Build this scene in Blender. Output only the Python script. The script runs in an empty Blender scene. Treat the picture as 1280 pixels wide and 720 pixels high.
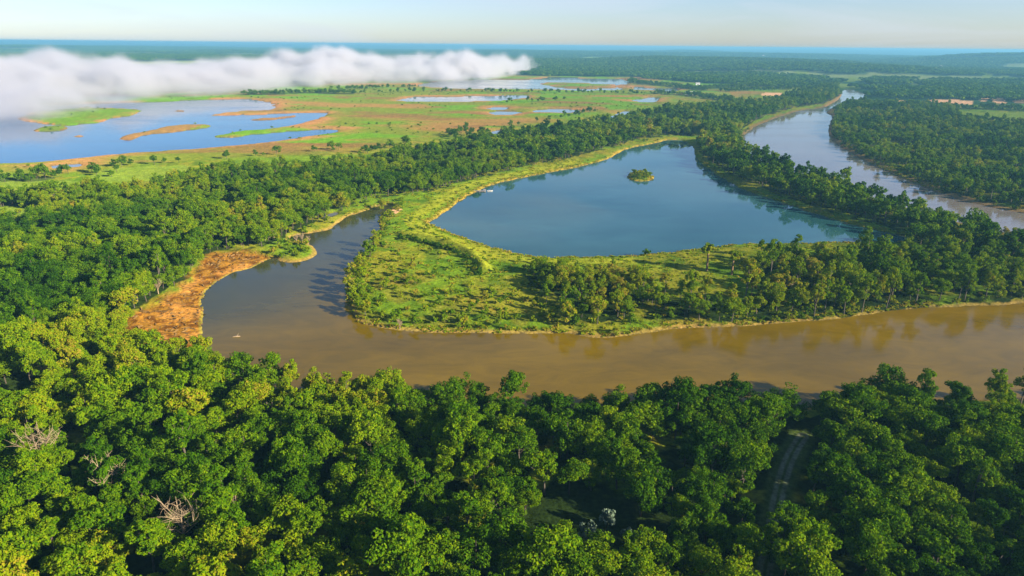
import bpy, math, random
import numpy as np
from mathutils import Vector, Matrix

SEED = 11
rng = np.random.default_rng(SEED)
random.seed(SEED)
sc = bpy.context.scene
COL = sc.collection
R = math.radians

# ------------------------------------------------------------------ camera
CAMZ = 100.0
F = 865.0
PITCH, ROLL = 19.35, 0.56
cam_d = bpy.data.cameras.new('camera')
cam_d.sensor_width = 36.0
cam_d.lens = 36.0 * F / 1280.0
cam_d.clip_start = 0.5
cam_d.clip_end = 80000
cam = bpy.data.objects.new('camera', cam_d)
RM = Matrix.Rotation(R(90 - PITCH), 3, 'X') @ Matrix.Rotation(R(ROLL), 3, 'Z')
cam.matrix_world = Matrix.Translation((0, 0, CAMZ)) @ RM.to_4x4()
COL.objects.link(cam)
sc.camera = cam
RMn = np.array(RM)


def at(px, py, z=0.0):
    """ground point that the photograph shows at a pixel of its 1280x720 frame"""
    px = np.asarray(px, float); py = np.asarray(py, float)
    d = np.stack([(px - 640) / F, -(py - 360) / F, -np.ones_like(px)], -1) @ RMn.T
    dz = np.minimum(d[..., 2], -0.0035)
    t = (z - CAMZ) / dz
    return d[..., 0] * t, d[..., 1] * t


def proj(x, y, z=0.0):
    p = np.stack([x, y, np.zeros_like(x) + z - CAMZ], -1) @ RMn
    w = -p[..., 2]
    ok = w > 1.0
    w = np.where(ok, w, 1.0)
    px = np.where(ok, 640 + F * p[..., 0] / w, -9999)
    py = np.where(ok, 360 - F * p[..., 1] / w, 9999)
    return px, py


# ------------------------------------------------------------------ noise
def _h(ix, iy, seed):
    n = (ix.astype(np.int64) * 374761393 + iy.astype(np.int64) * 668265263 + seed * 974634777) & 0xffffffff
    n = ((n ^ (n >> 13)) * 1274126177) & 0xffffffff
    n = n ^ (n >> 16)
    return (n & 0xffff) / 65535.0


def vn(x, y, s, seed=0):
    x = x / s; y = y / s
    ix = np.floor(x); iy = np.floor(y)
    fx = x - ix; fy = y - iy
    fx = fx * fx * (3 - 2 * fx); fy = fy * fy * (3 - 2 * fy)
    a = _h(ix, iy, seed); b = _h(ix + 1, iy, seed); c = _h(ix, iy + 1, seed); d = _h(ix + 1, iy + 1, seed)
    return (a * (1 - fx) + b * fx) * (1 - fy) + (c * (1 - fx) + d * fx) * fy


def fbm(x, y, s, seed=0, octs=4):
    v = 0; amp = 1; tot = 0
    for o in range(octs):
        v = v + amp * vn(x + 37.1 * o, y - 91.7 * o, s, seed + o)
        tot += amp; amp *= 0.5; s *= 0.5
    return v / tot


def sstep(a, b, v):
    t = np.clip((v - a) / (b - a), 0, 1)
    return t * t * (3 - 2 * t)


# ------------------------------------------------------------------ outlines (photo pixels -> ground)
def smooth(pts, n=5, closed=True):
    P = np.array(pts, float)
    m = len(P)
    out = []
    rg = range(m) if closed else range(m - 1)
    for i in rg:
        if closed:
            p0, p1, p2, p3 = P[(i - 1) % m], P[i], P[(i + 1) % m], P[(i + 2) % m]
        else:
            p0, p1, p2, p3 = P[max(i - 1, 0)], P[i], P[i + 1], P[min(i + 2, m - 1)]
        for k in range(n):
            t = k / n
            out.append(0.5 * ((2 * p1) + (-p0 + p2) * t + (2 * p0 - 5 * p1 + 4 * p2 - p3) * t * t + (-p0 + 3 * p1 - 3 * p2 + p3) * t ** 3))
    if not closed:
        out.append(P[-1])
    return np.array(out)


def inpoly(x, y, P):
    res = np.zeros(x.shape, bool)
    bb = (x >= P[:, 0].min()) & (x <= P[:, 0].max()) & (y >= P[:, 1].min()) & (y <= P[:, 1].max())
    xs = x[bb]; ys = y[bb]
    r = np.zeros(xs.shape, bool)
    j = len(P) - 1
    for i in range(len(P)):
        xi, yi = P[i]; xj, yj = P[j]
        if yi != yj:
            c = ((yi > ys) != (yj > ys)) & (xs < (xj - xi) * (ys - yi) / (yj - yi) + xi)
            r ^= c
        j = i
    res[bb] = r
    return res


def segdist(x, y, P, closed=True):
    d2 = np.full(x.shape, 1e12)
    m = len(P)
    for i in range(m if closed else m - 1):
        ax, ay = P[i]; bx, by = P[(i + 1) % m]
        dx, dy = bx - ax, by - ay
        L = dx * dx + dy * dy
        if L < 1e-9:
            continue
        t = np.clip(((x - ax) * dx + (y - ay) * dy) / L, 0, 1)
        q = (x - ax - t * dx) ** 2 + (y - ay - t * dy) ** 2
        np.minimum(d2, q, out=d2)
    return np.sqrt(d2)


def sdist(x, y, P, far=60.0):
    """signed distance in metres, negative inside; 'far' outside the padded box"""
    out = np.full(x.shape, far)
    lo = P.min(0) - far; hi = P.max(0) + far
    bb = (x > lo[0]) & (x < hi[0]) & (y > lo[1]) & (y < hi[1])
    if bb.any():
        xs, ys = x[bb], y[bb]
        d = segdist(xs, ys, P)
        ins = inpoly(xs, ys, P)
        out[bb] = np.where(ins, -d, np.minimum(d, far))
    return out


def world(pts, n=5, closed=True):
    s = smooth(pts, n, closed)
    x, y = at(s[:, 0], s[:, 1])
    return np.stack([x, y], -1)


RIVER = [(492, 257), (476, 272), (473, 290), (461, 311), (446, 326), (437, 345), (434, 362), (437, 385), (447, 401), (470, 408),
         (500, 413), (554, 416), (601, 417), (662, 417), (709, 417), (736, 422), (776, 421), (816, 415), (850, 411), (910, 409),
         (951, 406), (1004, 402), (1051, 398), (1085, 393), (1139, 386), (1186, 384), (1280, 379), (1420, 372), (1640, 362),
         (1700, 470), (1500, 500), (1290, 498), (1200, 500), (1130, 498), (1060, 500), (1000, 512), (940, 506), (870, 512),
         (800, 517), (720, 514), (660, 512), (620, 503), (585, 501), (540, 500), (470, 498), (400, 496), (330, 486), (278, 466), (262, 452),
         (257, 432), (252, 408), (254, 388), (254, 371), (269, 354), (290, 342), (312, 336), (330, 327), (342, 324), (352, 327), (370, 328),
         (390, 322), (395, 313), (386, 305), (372, 303), (362, 300), (369, 295), (391, 291), (409, 288), (417, 283), (433, 272),
         (450, 266), (470, 258)]
LAKE = [(537, 280), (541, 275), (556, 265), (568, 256), (588, 243), (608, 234), (635, 226), (675, 218), (716, 210), (756, 200), (783, 187),
        (810, 181), (838, 175), (856, 177), (868, 186), (871, 199), (884, 210), (905, 224), (935, 239), (970, 251), (1010, 264), (1060, 279),
        (1110, 291), (1150, 301), (1138, 302), (1098, 303), (1060, 303), (1000, 305), (944, 306), (910, 307), (850, 315), (789, 320),
        (722, 322), (682, 322), (655, 319), (621, 311), (588, 300), (561, 290)]
UPRIVER = [(1054, 113), (1050, 122), (1031, 134), (1001, 138), (978, 145), (951, 155), (931, 168), (927, 181), (936, 193), (962, 206),
           (1000, 220), (1040, 233), (1085, 247), (1150, 266), (1220, 283), (1290, 300), (1500, 340), (1800, 400), (1800, 330), (1500, 296),
           (1290, 268), (1220, 255), (1186, 245), (1136, 226), (1085, 203), (1052, 184), (1038, 172), (1036, 158), (1040, 146), (1033, 140),
           (1055, 127), (1075, 124), (1080, 118), (1070, 114)]
MARSH = [(-700, 225), (-300, 212), (0, 205), (50, 203), (101, 198), (151, 193), (218, 188), (285, 183), (336, 178), (370, 173), (418, 166),
         (421, 163), (405, 162), (369, 164), (335, 167), (312, 169), (290, 172), (266, 171), (280, 168), (296, 164), (336, 161), (370, 156),
         (395, 149), (405, 144), (400, 141), (353, 142), (330, 143.5), (302, 144), (262, 144.5), (280, 141), (302, 139), (330, 138), (347, 135.5), (345, 131),
         (330, 126), (302, 124), (260, 125), (235, 126), (168, 128), (118, 130), (0, 132), (-300, 140), (-700, 150)]
ISLES = [
    [(27, 149), (37, 142), (67, 137), (118, 135), (161, 137), (180, 139.5), (160, 144), (130, 151), (111, 154.5), (77, 157), (44, 153)],
    [(44, 163), (60, 158), (81, 158), (79, 162.5), (62, 164.5), (47, 164)],
    [(149, 174), (158, 169), (181, 164.5), (205, 159), (232, 156), (262, 157), (249, 161), (215, 166), (181, 169), (165, 175)],
    [(304, 151), (320, 148.5), (345, 147), (366, 144.5), (372, 145.5), (350, 149), (329, 151.3)],
    [(87, 170), (97, 169), (108, 170), (98, 171.5)],
    [(217, 139), (225, 138), (236, 139.3), (226, 140.4)],
    [(784, 220), (789, 216), (799, 214.5), (808, 217), (817, 222), (812, 226), (798, 226.5), (787, 224)],
    [(676, 104), (720, 103.5), (766, 106), (770, 109.5), (735, 111), (700, 110), (684, 107)],
]
PONDS = [
    [(520, 106), (560, 101.5), (600, 100), (660, 99.5), (690, 97), (735, 98), (779, 99.5), (783, 105), (772, 107), (775, 112), (735, 113.5), (687, 112), (642, 111), (580, 111), (540, 109)],
    [(501, 125), (520, 122), (554, 121), (622, 119.5), (664, 120), (650, 124), (625, 126), (554, 127), (520, 127)],
    [(609, 136), (622, 134), (636, 135.5), (624, 138)],
    [(608, 141), (630, 139.5), (653, 141), (632, 144)],
    [(664, 138.5), (690, 136.5), (723, 138), (712, 141), (680, 141)],
    [(789, 125.5), (808, 123), (818, 121), (826, 126), (811, 128)],
    [(752, 149), (765, 143.5), (784, 139), (788, 141.5), (771, 148), (756, 150.5)],
    [(610, 166), (622, 163), (636, 162), (630, 166.5), (615, 168)],
    [(530, 183), (545, 180), (556, 179.5), (548, 182.5), (534, 184.5)],
    [(790, 109), (800, 108.5), (820, 110.5), (843, 111), (840, 114), (815, 113), (798, 112)],
    [(64, 208), (76, 206), (90, 205.5), (101, 204.5), (98, 208.5), (82, 210), (68, 211)],
    [(403, 272), (410, 268), (421, 265), (424, 268), (412, 272)],
]
MUD = np.array([(345, 323), (330, 318), (300, 317), (270, 319), (250, 328), (244, 340), (236, 354), (222, 365), (204, 374), (190, 386), (160, 396),
                (168, 410), (158, 426), (152, 436), (170, 446), (210, 455), (250, 456), (275, 450), (268, 420), (262, 390), (270, 370), (300, 350), (340, 335)], float)
FIELDS_GREEN = [np.array(p, float) for p in [
    [(-300, 248), (0, 240), (60, 240), (104, 238), (109, 230), (140, 231), (185, 230), (222, 224), (240, 212), (232, 209), (170, 211), (133, 213), (100, 229), (0, 229), (-300, 232)],
    [(-60, 262), (20, 261), (52, 264), (58, 280), (34, 290), (-60, 294)],
    [(1190, 140), (1240, 141), (1290, 143), (1500, 150), (1500, 170), (1290, 155), (1240, 154), (1200, 148)],
    [(1236, 522), (1262, 516), (1300, 515), (1420, 520), (1420, 570), (1290, 556), (1255, 545)],
    [(1165, 306), (1200, 304), (1205, 317), (1172, 319)],
    [(868, 115), (912, 116), (916, 124), (872, 124)],
    [(729, 74), (750, 73.5), (775, 75), (770, 78.5), (735, 78)], [(955, 90), (966, 90.5), (962, 93.5)], [(993, 93), (1010, 93), (1008, 97), (996, 97)],
    [(1038, 104), (1060, 105), (1082, 106), (1080, 111), (1050, 111)], [(1054, 98), (1082, 97), (1082, 102), (1058, 102.5)],
    [(1137, 101), (1149, 101), (1148, 113), (1140, 112)], [(1228, 94), (1240, 95), (1238, 101), (1229, 101)], [(1250, 96), (1260, 96), (1263, 107), (1251, 105)],
    [(672, 63), (690, 62), (694, 64.5), (676, 65)], [(1008, 105.5), (1040, 104), (1036, 108), (1010, 108)],
]]
FIELDS_PINK = [np.array(p, float) for p in [
    [(1122, 127), (1133, 127), (1132, 134), (1124, 133)], [(1146, 132), (1178, 131), (1178, 137), (1150, 138)], [(1157, 126), (1190, 125), (1217, 127), (1214, 132), (1165, 130)],
    [(1224, 122), (1236, 123), (1234, 128), (1226, 128)], [(1240, 124), (1256, 125), (1257, 131), (1242, 130)], [(1266, 125), (1300, 126), (1300, 130), (1268, 129)],
    [(950, 117), (978, 117), (976, 121), (953, 121)], [(487, 262), (496, 260), (503, 264), (496, 270), (489, 268)],
    [(50, 463), (75, 465), (97, 469), (95, 476), (70, 473), (52, 469)], [(148, 474), (170, 476), (168, 481), (150, 479)],
]]
# woods: the ground that carries trees
W_NEAR = np.array([(-900, 262), (0, 256), (100, 254), (112, 247), (180, 245), (222, 237), (250, 226), (320, 219), (420, 215), (470, 207), (520, 198),
                   (600, 181), (680, 168), (740, 159), (800, 148), (850, 140), (950, 132), (1020, 112), (1047, 108), (1049, 121), (1028, 131), (1000, 134), (972, 142), (945, 151),
                   (925, 165), (921, 178), (900, 176), (880, 172), (850, 171), (800, 175), (760, 188), (700, 202), (640, 214), (600, 224), (560, 236), (520, 246), (490, 248),
                   (465, 252), (430, 265), (400, 280), (372, 291), (345, 303), (325, 314), (270, 318), (246, 328), (238, 345), (222, 362), (190, 381), (160, 393), (162, 415),
                   (150, 436), (200, 452), (262, 462), (330, 492), (400, 502), (470, 503), (540, 509), (600, 512), (660, 525), (720, 527), (800, 530), (870, 526), (940, 520), (1000, 526),
                   (1060, 516), (1130, 513), (1200, 515), (1290, 513), (1500, 515), (1700, 500), (2600, 900), (2600, 1500), (-2600, 1500), (-2600, 900)], float)
W_STRIP = np.array([(872, 176), (900, 179), (922, 183), (933, 196), (960, 210), (1000, 224), (1040, 237), (1085, 253), (1150, 276), (1220, 299), (1290, 320), (1500, 358),
                    (1500, 355), (1500, 370), (1290, 338), (1230, 326), (1170, 320), (1125, 306), (1110, 287), (1060, 275), (1010, 259), (970, 245), (930, 228), (905, 215), (885, 203), (876, 192)], float)
W_PEN = np.array([(662, 345), (700, 338), (730, 345), (800, 352), (815, 375), (860, 380), (940, 380), (950, 345), (958, 335), (1000, 335), (1060, 329),
                  (1100, 327), (1150, 322), (1200, 314), (1300, 316), (1500, 340), (1500, 366), (1280, 376), (1180, 381), (1100, 389), (1050, 395), (1000, 399),
                  (910, 405), (850, 404), (800, 400), (740, 408), (700, 400), (695, 385), (662, 360)], float)
W_RIGHT = np.array([(1042, 140), (1060, 129), (1100, 130), (1190, 134), (1192, 141), (1200, 149), (1290, 157), (1500, 172), (1800, 200), (1800, 320), (1500, 288), (1290, 263), (1220, 252),
                    (1186, 242), (1136, 222), (1085, 199), (1054, 181), (1041, 171), (1040, 157), (1045, 147)], float)
HEDGES = [([(318, 119), (380, 117), (430, 118)], 22, .8), ([(430, 118), (500, 116), (560, 115.5), (640, 116.5), (720, 117), (800, 118.5)], 12, .42),
          ([(420, 113), (470, 111.5), (520, 109.5)], 14, .4), ([(822, 118), (860, 120), (890, 124), (925, 130)], 20, .9), ([(779, 101), (800, 105), (835, 108), (872, 113)], 25, .8),
          ([(1150, 134), (1200, 137), (1280, 139), (1400, 144)], 22, .9), ([(456, 193), (480, 189), (512, 185)], 7, .6), ([(556, 177), (568, 170), (582, 165)], 9, .6),
          ([(560, 178), (600, 170), (650, 158), (742, 141)], 7, .35), ([(0, 228), (48, 226)], 10, .9), ([(48, 226), (90, 220), (135, 222)], 12, .6), ([(146, 211), (190, 208), (240, 206)], 7, .7),
          ([(240, 207), (330, 197), (420, 190)], 5, .3), ([(640, 130), (700, 127)], 10, .3), ([(910, 115), (960, 113), (1000, 112)], 25, .6), ([(870, 112), (960, 108), (1040, 105)], 25, .8)]
W_LEVEE = world([(505, 296), (528, 300), (560, 308), (588, 321), (606, 340)], 6, False)
TRACK = world([(1003, 552), (990, 572), (980, 596), (973, 622), (968, 648), (964, 680), (955, 720), (950, 780)], 6, False)

POLY = {'river': world(RIVER), 'lake': world(LAKE), 'distant_river': world(UPRIVER), 'wetland_lake': world(MARSH)}
for k, p in enumerate(PONDS):
    POLY['pond_%d' % k] = world(p, 3)
ISLE_P = [world(p, 3) for p in ISLES]


def water_sd(x, y, jig=True):
    """smallest signed distance to any water, and which body it is"""
    if jig:
        r = np.hypot(x, y)
        j = (fbm(x, y, 9.0, 5, 3) - 0.5) * 3.2 * np.clip(r / 400, 0.6, 1.6)
    else:
        j = 0
    best = np.full(x.shape, 60.0); who = np.full(x.shape, -1)
    isl = np.full(x.shape, 60.0)
    for P in ISLE_P:
        np.minimum(isl, sdist(x, y, P), out=isl)
    for i, (k, P) in enumerate(POLY.items()):
        d = sdist(x, y, P)
        m = d < best
        best[m] = d[m]; who[m] = i
    if jig:
        j = j + np.where(r > 800, (fbm(x * .5, y, 46, 6, 4) - .5) * 34 * np.clip((r - 800) / 400, 0, 1), 0) * (np.isin(who, [3]) | (who > 3))
    best = np.maximum(best, -isl)
    return best + j, who


def hills(x, y):
    r = np.hypot(x, y)
    k = sstep(2500, 5000, r)
    h = k * (fbm(x, y, 2600, 31, 4) ** 2 * 75 - 8) * (1 - 0.55 * sstep(9000, 16000, r))
    h = np.maximum(h, 0) * sstep(2500, 4000, r)
    az = np.degrees(np.arctan2(x, y))
    h += 66 * np.exp(-((r - 6300) / 900) ** 2) * sstep(24, 35, az)
    h += 26 * np.exp(-((r - 4300) / 500) ** 2) * sstep(4, 12, az) * (1 - sstep(22, 30, az))
    h += 22 * np.exp(-((r - 3400) / 350) ** 2) * sstep(14, 20, az) * (1 - sstep(26, 32, az))
    h += 62 * sstep(15000, 24000, r) * (.55 + .6 * fbm(x, y, 5200, 47, 3))
    return np.minimum(h, 88)


# ------------------------------------------------------------------ ground sheet
deps = np.arange(50, 0.24, -0.078)
rads = np.concatenate([np.array([0.5, 20, 40, 60, 75]), CAMZ / np.tan(np.radians(deps)), [26500]])
azs = np.radians(np.concatenate([np.arange(-50, 50.01, 0.11), np.arange(55, 306, 8)]))
NR, NA = len(rads), len(azs)
GX = rads[:, None] * np.sin(azs)[None, :]
GY = rads[:, None] * np.cos(azs)[None, :]
gx, gy = GX.ravel(), GY.ravel()
gr = np.hypot(gx, gy)
wd, who = water_sd(gx, gy)
und = (fbm(gx, gy, 40, 71, 3) - .5) * 1.4 + (fbm(gx, gy, 6, 77, 2) - .5) * .5
bank = 1.5 + und
mudp = np.stack(at(MUD[:, 0], MUD[:, 1]), -1)
md = sdist(gx, gy, mudp, 40)
mudm = 1 - sstep(-2, 3, md + (fbm(gx, gy, 7, 9, 3) - .5) * 6)
slope = np.where(mudm > .5, 14.0, 3.5)
gz = np.where(wd > 0, bank * (1 - np.exp(-np.maximum(wd, 0) / slope)) + .05, np.maximum(wd * .4, -1.6))
gz = gz + (mudm * (wd > 0)) * (fbm(gx, gy, 1.6, 91, 2) - .5) * .5
lv = segdist(gx[gr < 900], gy[gr < 900], W_LEVEE, False)
gz[gr < 900] += 2.6 * np.exp(-(lv / 3.5) ** 2) * (wd[gr < 900] > 0)
gz = gz + hills(gx, gy)
# pull the shore row a touch so that the outer circle closes below eye level
def hedge_mask(x, y):
    r = np.zeros(x.shape)
    for pts, w, dens in HEDGES:
        P = world(pts, 4, False)
        d = segdist(x, y, P, False)
        r = np.maximum(r, dens * (d < w * (0.6 + 0.8 * vn(x, y, 30, 3))))
    return r


def field_noise(x, y):
    return fbm(x * 0.55, y * 1.6, 420, 55, 3)


def far_forest(px, py, x, y):
    """far woodland: everything beyond the marsh that is neither water nor field"""
    lim = np.interp(px, [-400, 0, 300, 640, 800, 870, 1040, 1100, 1150, 1300], [118, 104, 98, 94.5, 97, 104, 112, 128, 124, 122])
    return (py < lim) | ((px > 1080) & (py < 132) & (py > 105))


wx = gx + (fbm(gx, gy, 12, 15, 3) - .5) * 10
wy = gy + (fbm(gx, gy, 12, 25, 3) - .5) * 10
gpx, gpy = proj(wx, wy)
far_ = gr > 900
gpx2, gpy2 = proj(gx, gy)
gpx = np.where(far_, gpx2, gpx); gpy = np.where(far_, gpy2, gpy)


def mix(a, b, t):
    return a * (1 - t[:, None]) + np.asarray(b)[None, :] * t[:, None]


def c3(r, g, b):
    return np.array([r, g, b], float)


N = len(gx)
n1 = fbm(gx, gy, 26, 101, 4); n2 = fbm(gx, gy, 8, 102, 3); n3 = fbm(gx, gy, 90, 103, 3); n4 = fbm(gx, gy, 3, 104, 2)
base = np.tile(c3(.095, .165, .008), (N, 1))                      # meadow grass
base = mix(base, c3(.155, .165, .012), sstep(.45, .62, n1))
base = mix(base, c3(.040, .095, .006), sstep(.54, .70, n2) * .7)
base = mix(base, c3(.19, .115, .022), sstep(.60, .72, fbm(gx, gy, 22, 140, 4)) * .35)
# wetland ground (beyond the belt of trees)
wet = sstep(0, 14, np.interp(gpx, [-400, 0, 110, 250, 420, 560, 700, 800, 860, 950, 1040], [238, 228, 222, 208, 200, 180, 158, 142, 134, 127, 110]) - gpy)
wet *= (gpx < 1000)
wetc = np.tile(c3(.115, .15, .014), (N, 1))
nA = fbm(gx * .45, gy, 110, 120, 4); nB = fbm(gx * .4, gy, 60, 121, 4)
wetc = mix(wetc, c3(.21, .13, .035), sstep(.53, .66, nA))
wetc = mix(wetc, c3(.15, .085, .03), sstep(.54, .66, nB) * .8)
wetc = mix(wetc, c3(.085, .19, .008), sstep(.52, .62, fbm(gx * .5, gy, 50, 122, 3)))
rim = 1 - sstep(6, 38, wd + (nB - .5) * 50)
wetc = mix(wetc, c3(.27, .14, .05), rim * (who >= 3) * sstep(.36, .58, fbm(gx * .6, gy, 45, 161, 3)))
base = base * (1 - wet[:, None]) + wetc * wet[:, None]
# green top of the big marsh island
gi = sdist(gx, gy, ISLE_P[0], 60)
base = mix(base, c3(.085, .16, .012), (gi < -9 + (nB - .5) * 30) * (.6 + .4 * sstep(.4, .6, fbm(gx, gy, 20, 150, 3))))
gi = sdist(gx, gy, ISLE_P[1], 60)
base = mix(base, c3(.09, .14, .02), (gi < 0) * 1.0)
for q_ in (2, 3, 4, 5):
    gi = sdist(gx, gy, ISLE_P[q_], 60)
    base = mix(base, c3(.20, .11, .04), (gi < 22) * (.75 + .25 * n1) * (gi < -6 + 60 * sstep(.3, .5, nB)))
# levee crest, lake rim reeds, river banks
base[gr < 900] = mix(base[gr < 900], c3(.20, .23, .015), np.exp(-(lv / 4.5) ** 2))
rl = (who == 1) * (1 - sstep(.8, 3.6, wd + (n2 - .5) * 4)) * (gpx < 850) * (gpy > 172)
base = mix(base, c3(.29, .21, .03), rl)
rl2 = (who == 1) * sstep(4, 8, wd) * (1 - sstep(12, 22, wd)) * (gx < 60)
base = mix(base, c3(.21, .23, .014), rl2 * .8)
rr = (who == 0) * (1 - sstep(1.0, 3.2, wd))
base = mix(base, c3(.26, .17, .045), rr * .8)
rr = (who == 2) * (1 - sstep(2, 9, wd)) * (gpx < 1060) * (gpy < 195)
base = mix(base, c3(.12, .09, .04), rr)
rr = (who == 2) * (1 - sstep(3, 14, wd)) * (gpx > 1030)
base = mix(base, c3(.20, .13, .05), rr)
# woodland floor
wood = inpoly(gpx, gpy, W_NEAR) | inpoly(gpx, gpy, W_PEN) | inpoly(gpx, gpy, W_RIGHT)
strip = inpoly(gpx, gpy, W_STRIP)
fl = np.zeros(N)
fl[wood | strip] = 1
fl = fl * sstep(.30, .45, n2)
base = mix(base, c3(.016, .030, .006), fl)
ff = far_forest(gpx, gpy, gx, gy) & (gr > 1000)
fld = sstep(.585, .61, field_noise(gx, gy)) * (gr > 2700)
base = mix(base, c3(.020, .055, .016), ff * 1.0)
base = mix(base, c3(.15, .19, .06), ff * fld * (gr < 12000))
hm = np.zeros(N)
sel = (gr > 250) & (gr < 2600) & (np.abs(np.degrees(np.arctan2(gx, gy))) < 50)
hm[sel] = hedge_mask(gx[sel], gy[sel])
base = mix(base, c3(.03, .06, .015), (hm > .7) * .8)
for P in FIELDS_GREEN:
    base = mix(base, c3(.125, .185, .018), inpoly(gpx2, gpy2, P) * (.65 + .35 * n1))
for P in FIELDS_PINK:
    base = mix(base, c3(.50, .30, .16), inpoly(gpx2, gpy2, P) * 1.0)
# rust-coloured mud flat with a crust of dead reeds
mudc = np.tile(c3(.215, .108, .014), (N, 1))
mudc = mix(mudc, c3(.10, .042, .006), sstep(.48, .60, fbm(gx, gy, 2.2, 131, 2)))
mudc = mix(mudc, c3(.33, .16, .035), sstep(.55, .70, fbm(gx, gy, 14, 132, 3)) * .7)
mm = mudm * (wd > -1)
base = base * (1 - mm[:, None]) + mudc * mm[:, None]
base = mix(base, c3(.22, .20, .03), mudm * (1 - sstep(.4, 1.6, wd)) * (wd > -.5) * .8)
# rough track under the trees
td = segdist(gx[gr < 300], gy[gr < 300], TRACK, False)
tm = (1 - sstep(.35, .8, np.abs(td - .9))) * .85
bb = base[gr < 300]
bb = mix(bb, c3(.06, .09, .02), 1 - sstep(2.2, 4.0, td))
bb = mix(bb, c3(.19, .20, .145), tm * (vn(gx[gr < 300], gy[gr < 300], 2.5, 8) * .6 + .4))
base[gr < 300] = bb
base = mix(base, c3(.10, .08, .04), (wd < 0) * 1.0)
base = base * (0.85 + 0.3 * n4[:, None])


def grid_faces(NR, NA):
    i = np.arange(NR - 1)[:, None]; j = np.arange(NA)[None, :]
    j2 = (j + 1) % NA
    a = i * NA + j; b = i * NA + j2; c = (i + 1) * NA + j2; d = (i + 1) * NA + j
    return np.stack([a, d, c, b], -1).reshape(-1, 4)


def mesh_np(name, V, Fq, smooth_=False):
    me = bpy.data.meshes.new(name)
    nv, nf, k = len(V), len(Fq), Fq.shape[1]
    me.vertices.add(nv); me.vertices.foreach_set('co', np.ascontiguousarray(V, np.float32).ravel())
    me.loops.add(nf * k); me.loops.foreach_set('vertex_index', np.ascontiguousarray(Fq, np.int32).ravel())
    me.polygons.add(nf)
    me.polygons.foreach_set('loop_start', np.arange(0, nf * k, k, dtype=np.int32))
    try:
        me.polygons.foreach_set('loop_total', np.full(nf, k, np.int32))
    except Exception:
        pass
    me.update(calc_edges=True)
    me.polygons.foreach_set('use_smooth', np.full(nf, smooth_, bool))
    return me


def attr(me, name, data, typ='FLOAT'):
    a = me.attributes.new(name, typ, 'POINT')
    if typ == 'FLOAT':
        a.data.foreach_set('value', np.ascontiguousarray(data, np.float32))
    elif typ == 'INT':
        a.data.foreach_set('value', np.ascontiguousarray(data, np.int32))
    elif typ == 'FLOAT_VECTOR':
        a.data.foreach_set('vector', np.ascontiguousarray(data, np.float32).ravel())
    else:
        d = np.concatenate([data, np.ones((len(data), 1))], 1)
        a.data.foreach_set('color', np.ascontiguousarray(d, np.float32).ravel())


def link(o, parent=None):
    COL.objects.link(o)
    if parent:
        o.parent = parent
    return o


def setting(name, me, mat, kind='structure'):
    o = bpy.data.objects.new(name, me)
    if mat:
        me.materials.append(mat)
    o['kind'] = kind
    return link(o)


def tag(o, label, cat, group=None):
    o['label'] = label; o['category'] = cat
    if group:
        o['group'] = group
    return o


# ------------------------------------------------------------------ materials
class NT:
    def __init__(s, mat):
        s.m = mat; mat.use_nodes = True; s.t = mat.node_tree; s.t.nodes.clear()
        s.out = s.t.nodes.new('ShaderNodeOutputMaterial')

    def n(s, typ, **kw):
        nd = s.t.nodes.new(typ)
        for k, v in kw.items():
            if k.startswith('_'):
                setattr(nd, k[1:], v)
        for k, v in kw.items():
            if not k.startswith('_'):
                key = k.replace('__', ' ')
                if isinstance(v, bpy.types.NodeSocket):
                    s.t.links.new(v, nd.inputs[key])
                else:
                    nd.inputs[key].default_value = v
        return nd

    def l(s, a, b):
        s.t.links.new(a, b)

    def mixc(s, a, b, f, mode='MIX'):
        nd = s.t.nodes.new('ShaderNodeMix'); nd.data_type = 'RGBA'; nd.blend_type = mode
        for v, i in ((f, 0), (a, 6), (b, 7)):
            if isinstance(v, bpy.types.NodeSocket):
                s.t.links.new(v, nd.inputs[i])
            elif i == 0:
                nd.inputs[0].default_value = v
            else:
                nd.inputs[i].default_value = (*v, 1)
        return nd.outputs[2]

    def math(s, op, a, b=0.0):
        nd = s.t.nodes.new('ShaderNodeMath'); nd.operation = op
        for i, v in enumerate((a, b)):
            if isinstance(v, bpy.types.NodeSocket):
                s.t.links.new(v, nd.inputs[i])
            else:
                nd.inputs[i].default_value = v
        return nd.outputs[0]

    def ramp(s, f, stops):
        nd = s.t.nodes.new('ShaderNodeValToRGB')
        e = nd.color_ramp.elements
        while len(e) < len(stops):
            e.new(.5)
        for el, (p, c) in zip(e, stops):
            el.position = p; el.color = (*c, 1)
        s.t.links.new(f, nd.inputs[0])
        return nd.outputs[0]


def ground_mat():
    m = bpy.data.materials.new('ground_cover'); t = NT(m)
    co = t.n('ShaderNodeTexCoord').outputs['Object']
    a = t.n('ShaderNodeAttribute', _attribute_name='cover').outputs['Color']
    nz = t.n('ShaderNodeTexNoise', Vector=co, Scale=.9, Detail=5.0, Roughness=.65).outputs[0]
    nz2 = t.n('ShaderNodeTexNoise', Vector=co, Scale=.16, Detail=4.0, Roughness=.6).outputs[0]
    v = t.ramp(nz, [(.3, (.45, .45, .45)), (.7, (1.55, 1.5, 1.5))])
    c = t.mixc(a, v, 1.0, 'MULTIPLY')
    v2 = t.ramp(nz2, [(.3, (.75, .8, .75)), (.7, (1.25, 1.2, 1.2))])
    c = t.mixc(c, v2, 1.0, 'MULTIPLY')
    b = t.n('ShaderNodeBsdfDiffuse', Color=c, Roughness=.6)
    bp = t.n('ShaderNodeBump', Height=nz, Strength=.6, Distance=.6)
    t.l(bp.outputs[0], b.inputs['Normal'])
    t.l(b.outputs[0], t.out.inputs[0])
    return m


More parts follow.
